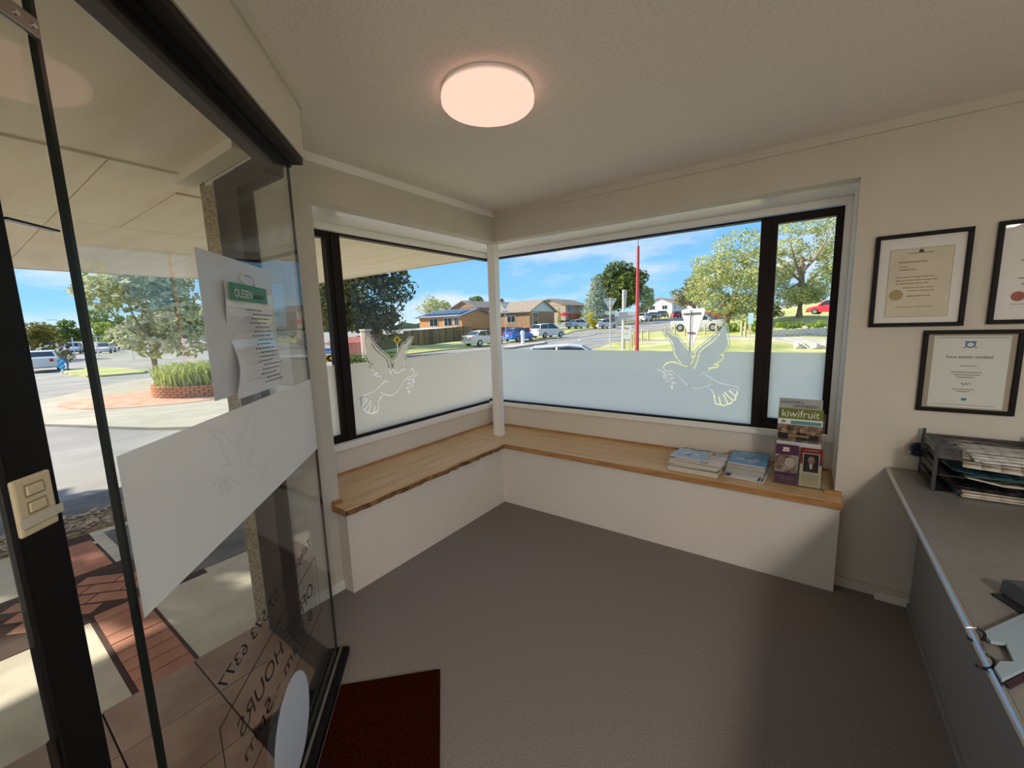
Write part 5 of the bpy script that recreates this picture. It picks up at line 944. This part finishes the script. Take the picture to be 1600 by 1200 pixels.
MB().tube([(0, 0, -.3), (0, 0, pt_-b_)], [.105, .062], 12).build('shaft', M['redpaint'], rp_, smooth=True); MB().tube([(0, 0, pt_-b_), (0, 0, at(997, 360, 20)[2]-b_)], .018, 6).build('mast', M['grey_metal'], rp_)
p = at(973, 552, 22); b_ = tz(p[0], p[1]); zf = lambda py: at(973, py, 22)[2]-b_
bp2 = empty('banner_pole', (p[0], p[1], b_), face_cam(p[0], p[1]), label='white pole with faded pennant and grey panel beside the red pole', cat='pole')
MB().tube([(0, 0, -.3), (0, 0, zf(454))], .05, 8).build('shaft', M['trim'], bp2); MB().prism([(.03, zf(485)), (.14, zf(482)), (.20, zf(455)), (.03, zf(453))], -.01, .01, Matrix(((-1, 0, 0, 0), (0, 0, 1, 0), (0, 1, 0, 0), (0, 0, 0, 1)))).build('pennant', mat('faded_pennant', (.55, .42, .42), .8, col2=(.70, .66, .62), scale=5), bp2); MB().box(-.24, .20, .05, .08, zf(499), zf(488)).build('panel', mat('grey_panel', (.40, .40, .44), .5), bp2)
p = at(979, 545, 25); b_ = tz(p[0], p[1]); zf = lambda py: at(979, py, 25)[2]-b_
sb = empty('notice_board', (p[0], p[1], b_), face_cam(p[0], p[1]), label='white notice board with an orange logo on short legs', cat='notice board')
fz = math.pi
MB().box(-.27, .27, -.02, .02, zf(529), zf(508)).build('board', M['trim'], sb)
for x in (-.2, .2): MB().box(x-.03, x+.03, -.03, .03, -.2, zf(529)).build('leg', M['bollard'], sb)
for x, w_, z_, hh in ((-.15, .10, 514, .13), (-.03, .06, 515, .10), (.06, .05, 514.5, .11), (-.12, .2, 522, .03)): MB().box(-x-w_, -x, .021, .026, zf(z_), zf(z_)+hh).build('logo_mark', mat('orange_print', (.70, .22, .08), .6), sb)
p = at(622, 552, 26); b_ = tz(p[0], p[1]); zc_ = at(622, 531, 26)[2]-b_
ys_ = empty('warning_sign', (p[0], p[1], b_), face_cam(p[0], p[1]), label='yellow diamond road sign with a black arrow left of the fence', cat='road sign')
MB().tube([(0, -.03, -.2), (0, -.03, zc_+.2)], .035, 6).build('pole', M['steel'], ys_); dia = lambda s_: [(-s_, 0), (0, -s_), (s_, 0), (0, s_)]
Tz = Matrix(((1, 0, 0, 0), (0, 0, 1, 0), (0, 1, 0, zc_), (0, 0, 0, 1)))
MB().prism(dia(.27), -.01, .012, Tz).build('sign_plate', mat('sign_yellow', (.75, .42, .02), .5), ys_); MB().prism([(-.035, -.13), (.035, -.13), (.035, .02), (.10, .02), (0, .14), (-.10, .02), (-.035, .02)], .013, .018, Tz).build('arrow', M['ink'], ys_)
# blue street name blade and yellow chevron
p = at(512, 575, 20); b_ = tz(p[0], p[1]); z1_ = at(512, 549, 20)[2]-b_; z2_ = at(512, 560, 20)[2]-b_
nb = empty('street_name_sign', (p[0], p[1], b_), face_cam(p[0], p[1]), label='blue street name blade above a yellow chevron board', cat='road sign')
MB().box(-.50, .30, .0, .03, z1_-.11, z1_+.14).build('blade', mat('sign_blue', (.03, .16, .55), .5), nb); text('lettering', 'Place', M['white'], (.27, .032, z1_-.06), (-1, 0, 0), UP, .24, nb); MB().box(-.50, .30, .0, .03, z2_-.17, z2_+.17).build('chevron_board', mat('sign_yellow', (.75, .42, .02), .5), nb); MB().prism([(-.1, -.16), (.05, 0), (-.1, .16), (-.25, .16), (-.10, 0), (-.25, -.16)], .031, .035, Matrix(((1, 0, 0, 0), (0, 0, 1, 0), (0, 1, 0, z2_), (0, 0, 0, 1)))).build('chevron', M['ink'], nb); MB().tube([(.25, -.03, -.2), (.25, -.03, z1_+.2)], .035, 6).build('pole', M['steel'], nb)
# keep-left discs
p = at(99, 588, 26); b_ = tz(p[0], p[1]); kz = lambda py: at(97, py, 26)[2]-b_
kl = empty('keep_left_sign', (p[0], p[1], b_), face_cam(p[0], p[1]), label='post with two blue keep-left discs in the street', cat='road sign')
MB().tube([(0, 0, 0), (0, 0, kz(571))], .05, 8).build('post', M['trim'], kl)
for zz_ in (564.5, 572.5):
    dsc = MB().disc((0, .05, kz(zz_)), (-1, 0, 0), UP, .17, 24, .015).build('disc', mat('sign_cyan', (.03, .38, .75), .5), kl); MB().box(-.13, .13, .066, .07, -.02, .02, Matrix.Translation((0, 0, kz(zz_))) @ Matrix.Rotation(.7, 4, 'Y')).build('arrow', M['white'], dsc)
# timber bollards
bm_ = MB().tube([(0, 0, -.3), (0, 0, .95), (0, 0, 1.0)], [.075, .075, .05], 8).mesh('bollard'); bm_.materials.append(M['bollard'])
BL = [(1003, 534, 35), (1013, 532, 36), (1039, 526, 37), (1054, 521, 39), (1070, 524, 36), (1101, 524, 35), (1119, 523, 35), (987, 546, 28), (990, 540, 31), (975, 546, 27), (1158, 527, 30), (1164, 530, 28.5), (1171, 526, 30), (1147, 520, 36)]
BT = ['first timber bollard right of the red pole', 'second timber bollard right of the red pole', 'timber bollard beside the pickup tail', 'timber bollard before the pickup rear wheel', 'timber bollard just left of the large triangular sign', 'timber bollard in front of the pickup door', 'timber bollard in front of the pickup front wheel', 'timber bollard just left of the red pole', 'timber bollard half hidden behind the red pole', 'timber bollard below the white notice board', 'left bollard of the cluster by the bushes', 'nearest bollard of the cluster by the bushes', 'right bollard of the cluster by the bushes', 'lone timber bollard left of the bush cluster']
for (px_, py_, D_), lb in zip(BL, BT):
    p = at(px_, py_, D_); tag(mobj('bollard', bm_, None, None, (p[0], p[1], tz(p[0], p[1])+.03)), lb, 'bollard', 'timber bollards on the corner lawn')
p = at(817, 541, 38); tag(MB().lathe([(.16, 0), (.16, .9), (.20, .92), (.20, 1.15), (.12, 1.25), (.01, 1.27)], 12).build('island_bollard', M['trim'], None, (p[0], p[1], tz(p[0], p[1])+.12)), 'white plastic bollard on the traffic island by the blue hatchback', 'bollard')
p = at(1172, 523, 29); ns = empty('notice_post', (p[0], p[1], tz(p[0], p[1])), face_cam(p[0], p[1]), label='pale blue notice panel on a post among the bollards', cat='notice board'); zt_ = at(1172, 489, 29)[2]-tz(p[0], p[1]); MB().box(-.05, .05, -.03, .03, -.2, zt_-.2).build('post', M['bollard'], ns); MB().box(-.17, .17, .03, .05, zt_-.75, zt_).build('panel', mat('pale_blue_panel', (.42, .62, .74), .5), ns)
# stone retaining wall
sw0, sw1 = at(1196, 528, 25.5), at(1330, 520, 26.5); swl = empty('stone_wall', (sw0[0], sw0[1], tz(sw0[0], sw0[1])), label='low rough stone retaining wall below the shrubs', cat='wall'); d = Vector((sw1[0]-sw0[0], sw1[1]-sw0[1], 0)); T = Matrix.Rotation(math.atan2(d.y, d.x), 4, 'Z')
stm = []
for v_ in range(4):
    q = MB().box(-.19, .19, -.14, .14, -.09, .09).mesh('stone'); 
    for vt in q.vertices: vt.co += Vector([random.uniform(-.03, .03) for _ in range(3)])
    q.materials.append(mat('grey_stone', (.58, .50, .40), .9, col2=(.80, .73, .62), scale=4)); stm.append(q)
for k in range(3):
    for i in range(int(d.length/.38)):
        o = mobj('stone', stm[(i*3+k) % 4], None, swl, tuple(T @ Vector((i*.38+.19*(k % 2), 0, .08+k*.17)))); o.rotation_euler = (0, 0, math.atan2(d.y, d.x))
p = at(1280, 546, 22); rk = empty('rock_pile', (p[0], p[1], tz(p[0], p[1])), label='pile of pale rocks on the lawn at the right edge', cat='rocks')
for i in range(14):
    o = mobj('rock', stm[i % 4], None, rk, (random.uniform(-.9, .9), random.uniform(-.4, .4), .08+.06*random.random())); o.rotation_euler = (random.random(), random.random(), random.random()*3); o.scale = [random.uniform(.7, 1.5)]*3
# car park rail and street lamp
p0, p1 = at(128, 571, 40), at(240, 560, 56)
cr_ = empty('car_park_rail', (p0[0], p0[1], tz(p0[0], p0[1])), label='white pipe rail on posts along the car park', cat='rail')
for px_, t_, b_ in ((143, 531, 580), (131, 531, 562), (152, 528, 555), (187, 527, 552), (200, 532, 579)):
    D_ = 1.25*645/(b_-t_); 
rl = []
for k, (px_, D_) in enumerate(((112, 46), (128, 50), (150, 52), (186, 54), (203, 40), (230, 56))):
    q = at(px_, 527, D_); zb = tz(q[0], q[1]); MB().tube([(q[0]-p0[0], q[1]-p0[1], zb-cr_.location.z-.2), (q[0]-p0[0], q[1]-p0[1], q[2]-cr_.location.z)], .06, 6).build('post', M['trim'], cr_)
q0, q1 = at(142, 526.5, 50), at(240, 523.5, 54); MB().tube([(q0[0]-p0[0], q0[1]-p0[1], q0[2]-cr_.location.z), (q1[0]-p0[0], q1[1]-p0[1], q1[2]-cr_.location.z)], .05, 6).build('rail', M['trim'], cr_)
for px_, py0, py1, D_, lb in ((68, 531, 551, 62, 'white post left of the parked ute'), (88, 530, 548, 66, 'white post between the ute and the silver car'), (92, 530, 553, 60, 'taller white post behind the standing person'), (105, 532, 545, 70, 'short white post by the silver car')):
    q = at(px_, py1, D_); tag(MB().tube([(0, 0, -.3), (0, 0, at(px_, py0, D_)[2]-tz(q[0], q[1]))], .07, 6).build('car_park_post', M['trim'], None, (q[0], q[1], tz(q[0], q[1]))), lb, 'post', 'white posts in the car park')
p = at(104, 550, 72); b_ = tz(p[0], p[1]); hz = at(98, 500, 72)[2]-b_; sl_ = empty('street_lamp', (p[0], p[1], b_), face_cam(p[0], p[1]), label='tall street lamp with a curved arm in the car park', cat='street lamp')
MB().tube([(0, 0, -.3), (0, 0, hz*.8), (.1, 0, hz*.95), (.5, 0, hz), (1.1, 0, hz)], [.09, .07, .06, .05, .04], 7).build('column', M['steel'], sl_); MB().box(1.0, 1.6, -.1, .1, hz-.06, hz+.05).build('lantern', M['signback'], sl_)
# ---------------------------------------------------------------- person bending by the white sedan
pp_ = at(103, 578, 29); pz = tz(pp_[0], pp_[1]); pr_ = face_cam(pp_[0], pp_[1])
J = dict(pel=(0, 0, .92), chest=(-.10, .10, 1.26), neck=(-.17, .17, 1.44), head=(-.20, .22, 1.56), top=(-.21, .24, 1.68), hl=(-.10, -.02, .88), kl=(-.13, .05, .48), al=(-.12, -.03, .09), fl=(-.16, .13, .04), hr=(.10, -.02, .88), kr=(.14, .07, .48), ar=(.14, 0, .09), fr=(.18, .16, .04), sl=(-.28, .12, 1.36), el=(-.34, .24, 1.12), wl=(-.26, .42, 1.02), nl=(-.22, .50, 1.0), sr=(.06, .08, 1.36), er=(.24, .12, 1.14), wr=(.20, .30, 1.0), nr=(.16, .38, .97))
RAD = dict(pel=.15, chest=.165, neck=.06, head=.10, top=.07, hl=.10, kl=.065, al=.05, fl=.045, hr=.10, kr=.065, ar=.05, fr=.045, sl=.075, el=.055, wl=.04, nl=.035, sr=.075, er=.055, wr=.04, nr=.035)
ED = [('pel', 'chest'), ('chest', 'neck'), ('neck', 'head'), ('head', 'top'), ('pel', 'hl'), ('hl', 'kl'), ('kl', 'al'), ('al', 'fl'), ('pel', 'hr'), ('hr', 'kr'), ('kr', 'ar'), ('ar', 'fr'), ('chest', 'sl'), ('sl', 'el'), ('el', 'wl'), ('wl', 'nl'), ('chest', 'sr'), ('sr', 'er'), ('er', 'wr'), ('wr', 'nr')]
ks = list(J); me = bpy.data.meshes.new('body'); me.from_pydata([J[k] for k in ks], [(ks.index(a), ks.index(b)) for a, b in ED], []); po = bpy.data.objects.new('body', me); COL.objects.link(po)
sm = po.modifiers.new('skin', 'SKIN'); 
for k, v_ in zip(ks, me.skin_vertices[0].data): v_.radius = (RAD[k],)*2; v_.use_root = k == 'pel'
po.modifiers.new('sub', 'SUBSURF').levels = 2
bpy.context.view_layer.update(); me2 = bpy.data.meshes.new_from_object(po.evaluated_get(bpy.context.evaluated_depsgraph_get())); bpy.data.objects.remove(po)
for m_ in (mat('skin_tone', (.45, .28, .20), .6), mat('olive_top', (.14, .14, .08), .9), mat('blue_denim', (.10, .18, .33), .9), mat('dark_shoe', (.04, .035, .03), .7)): me2.materials.append(m_)
for f in me2.polygons:
    c = f.center; hand = c.y > .33 and c.z < 1.1
    f.material_index = 0 if (c.z > 1.45 or hand) else 3 if c.z < .08 else 2 if c.z < .93 else 1; f.use_smooth = True
per = empty('person', (pp_[0], pp_[1], pz+.06), pr_+.5, label='person in an olive top and jeans standing by the white sedan', cat='person')
mobj('body', me2, None, per)
hd = MB()
for zz_, r_ in (): pass
hb = MB().lathe([(.002, .115), (.06, .105), (.10, .06), (.112, .0), (.10, -.03)], 14, (-.205, .20, 1.60)).build('hair', mat('dark_hair', (.06, .045, .035), .8), per, smooth=True)
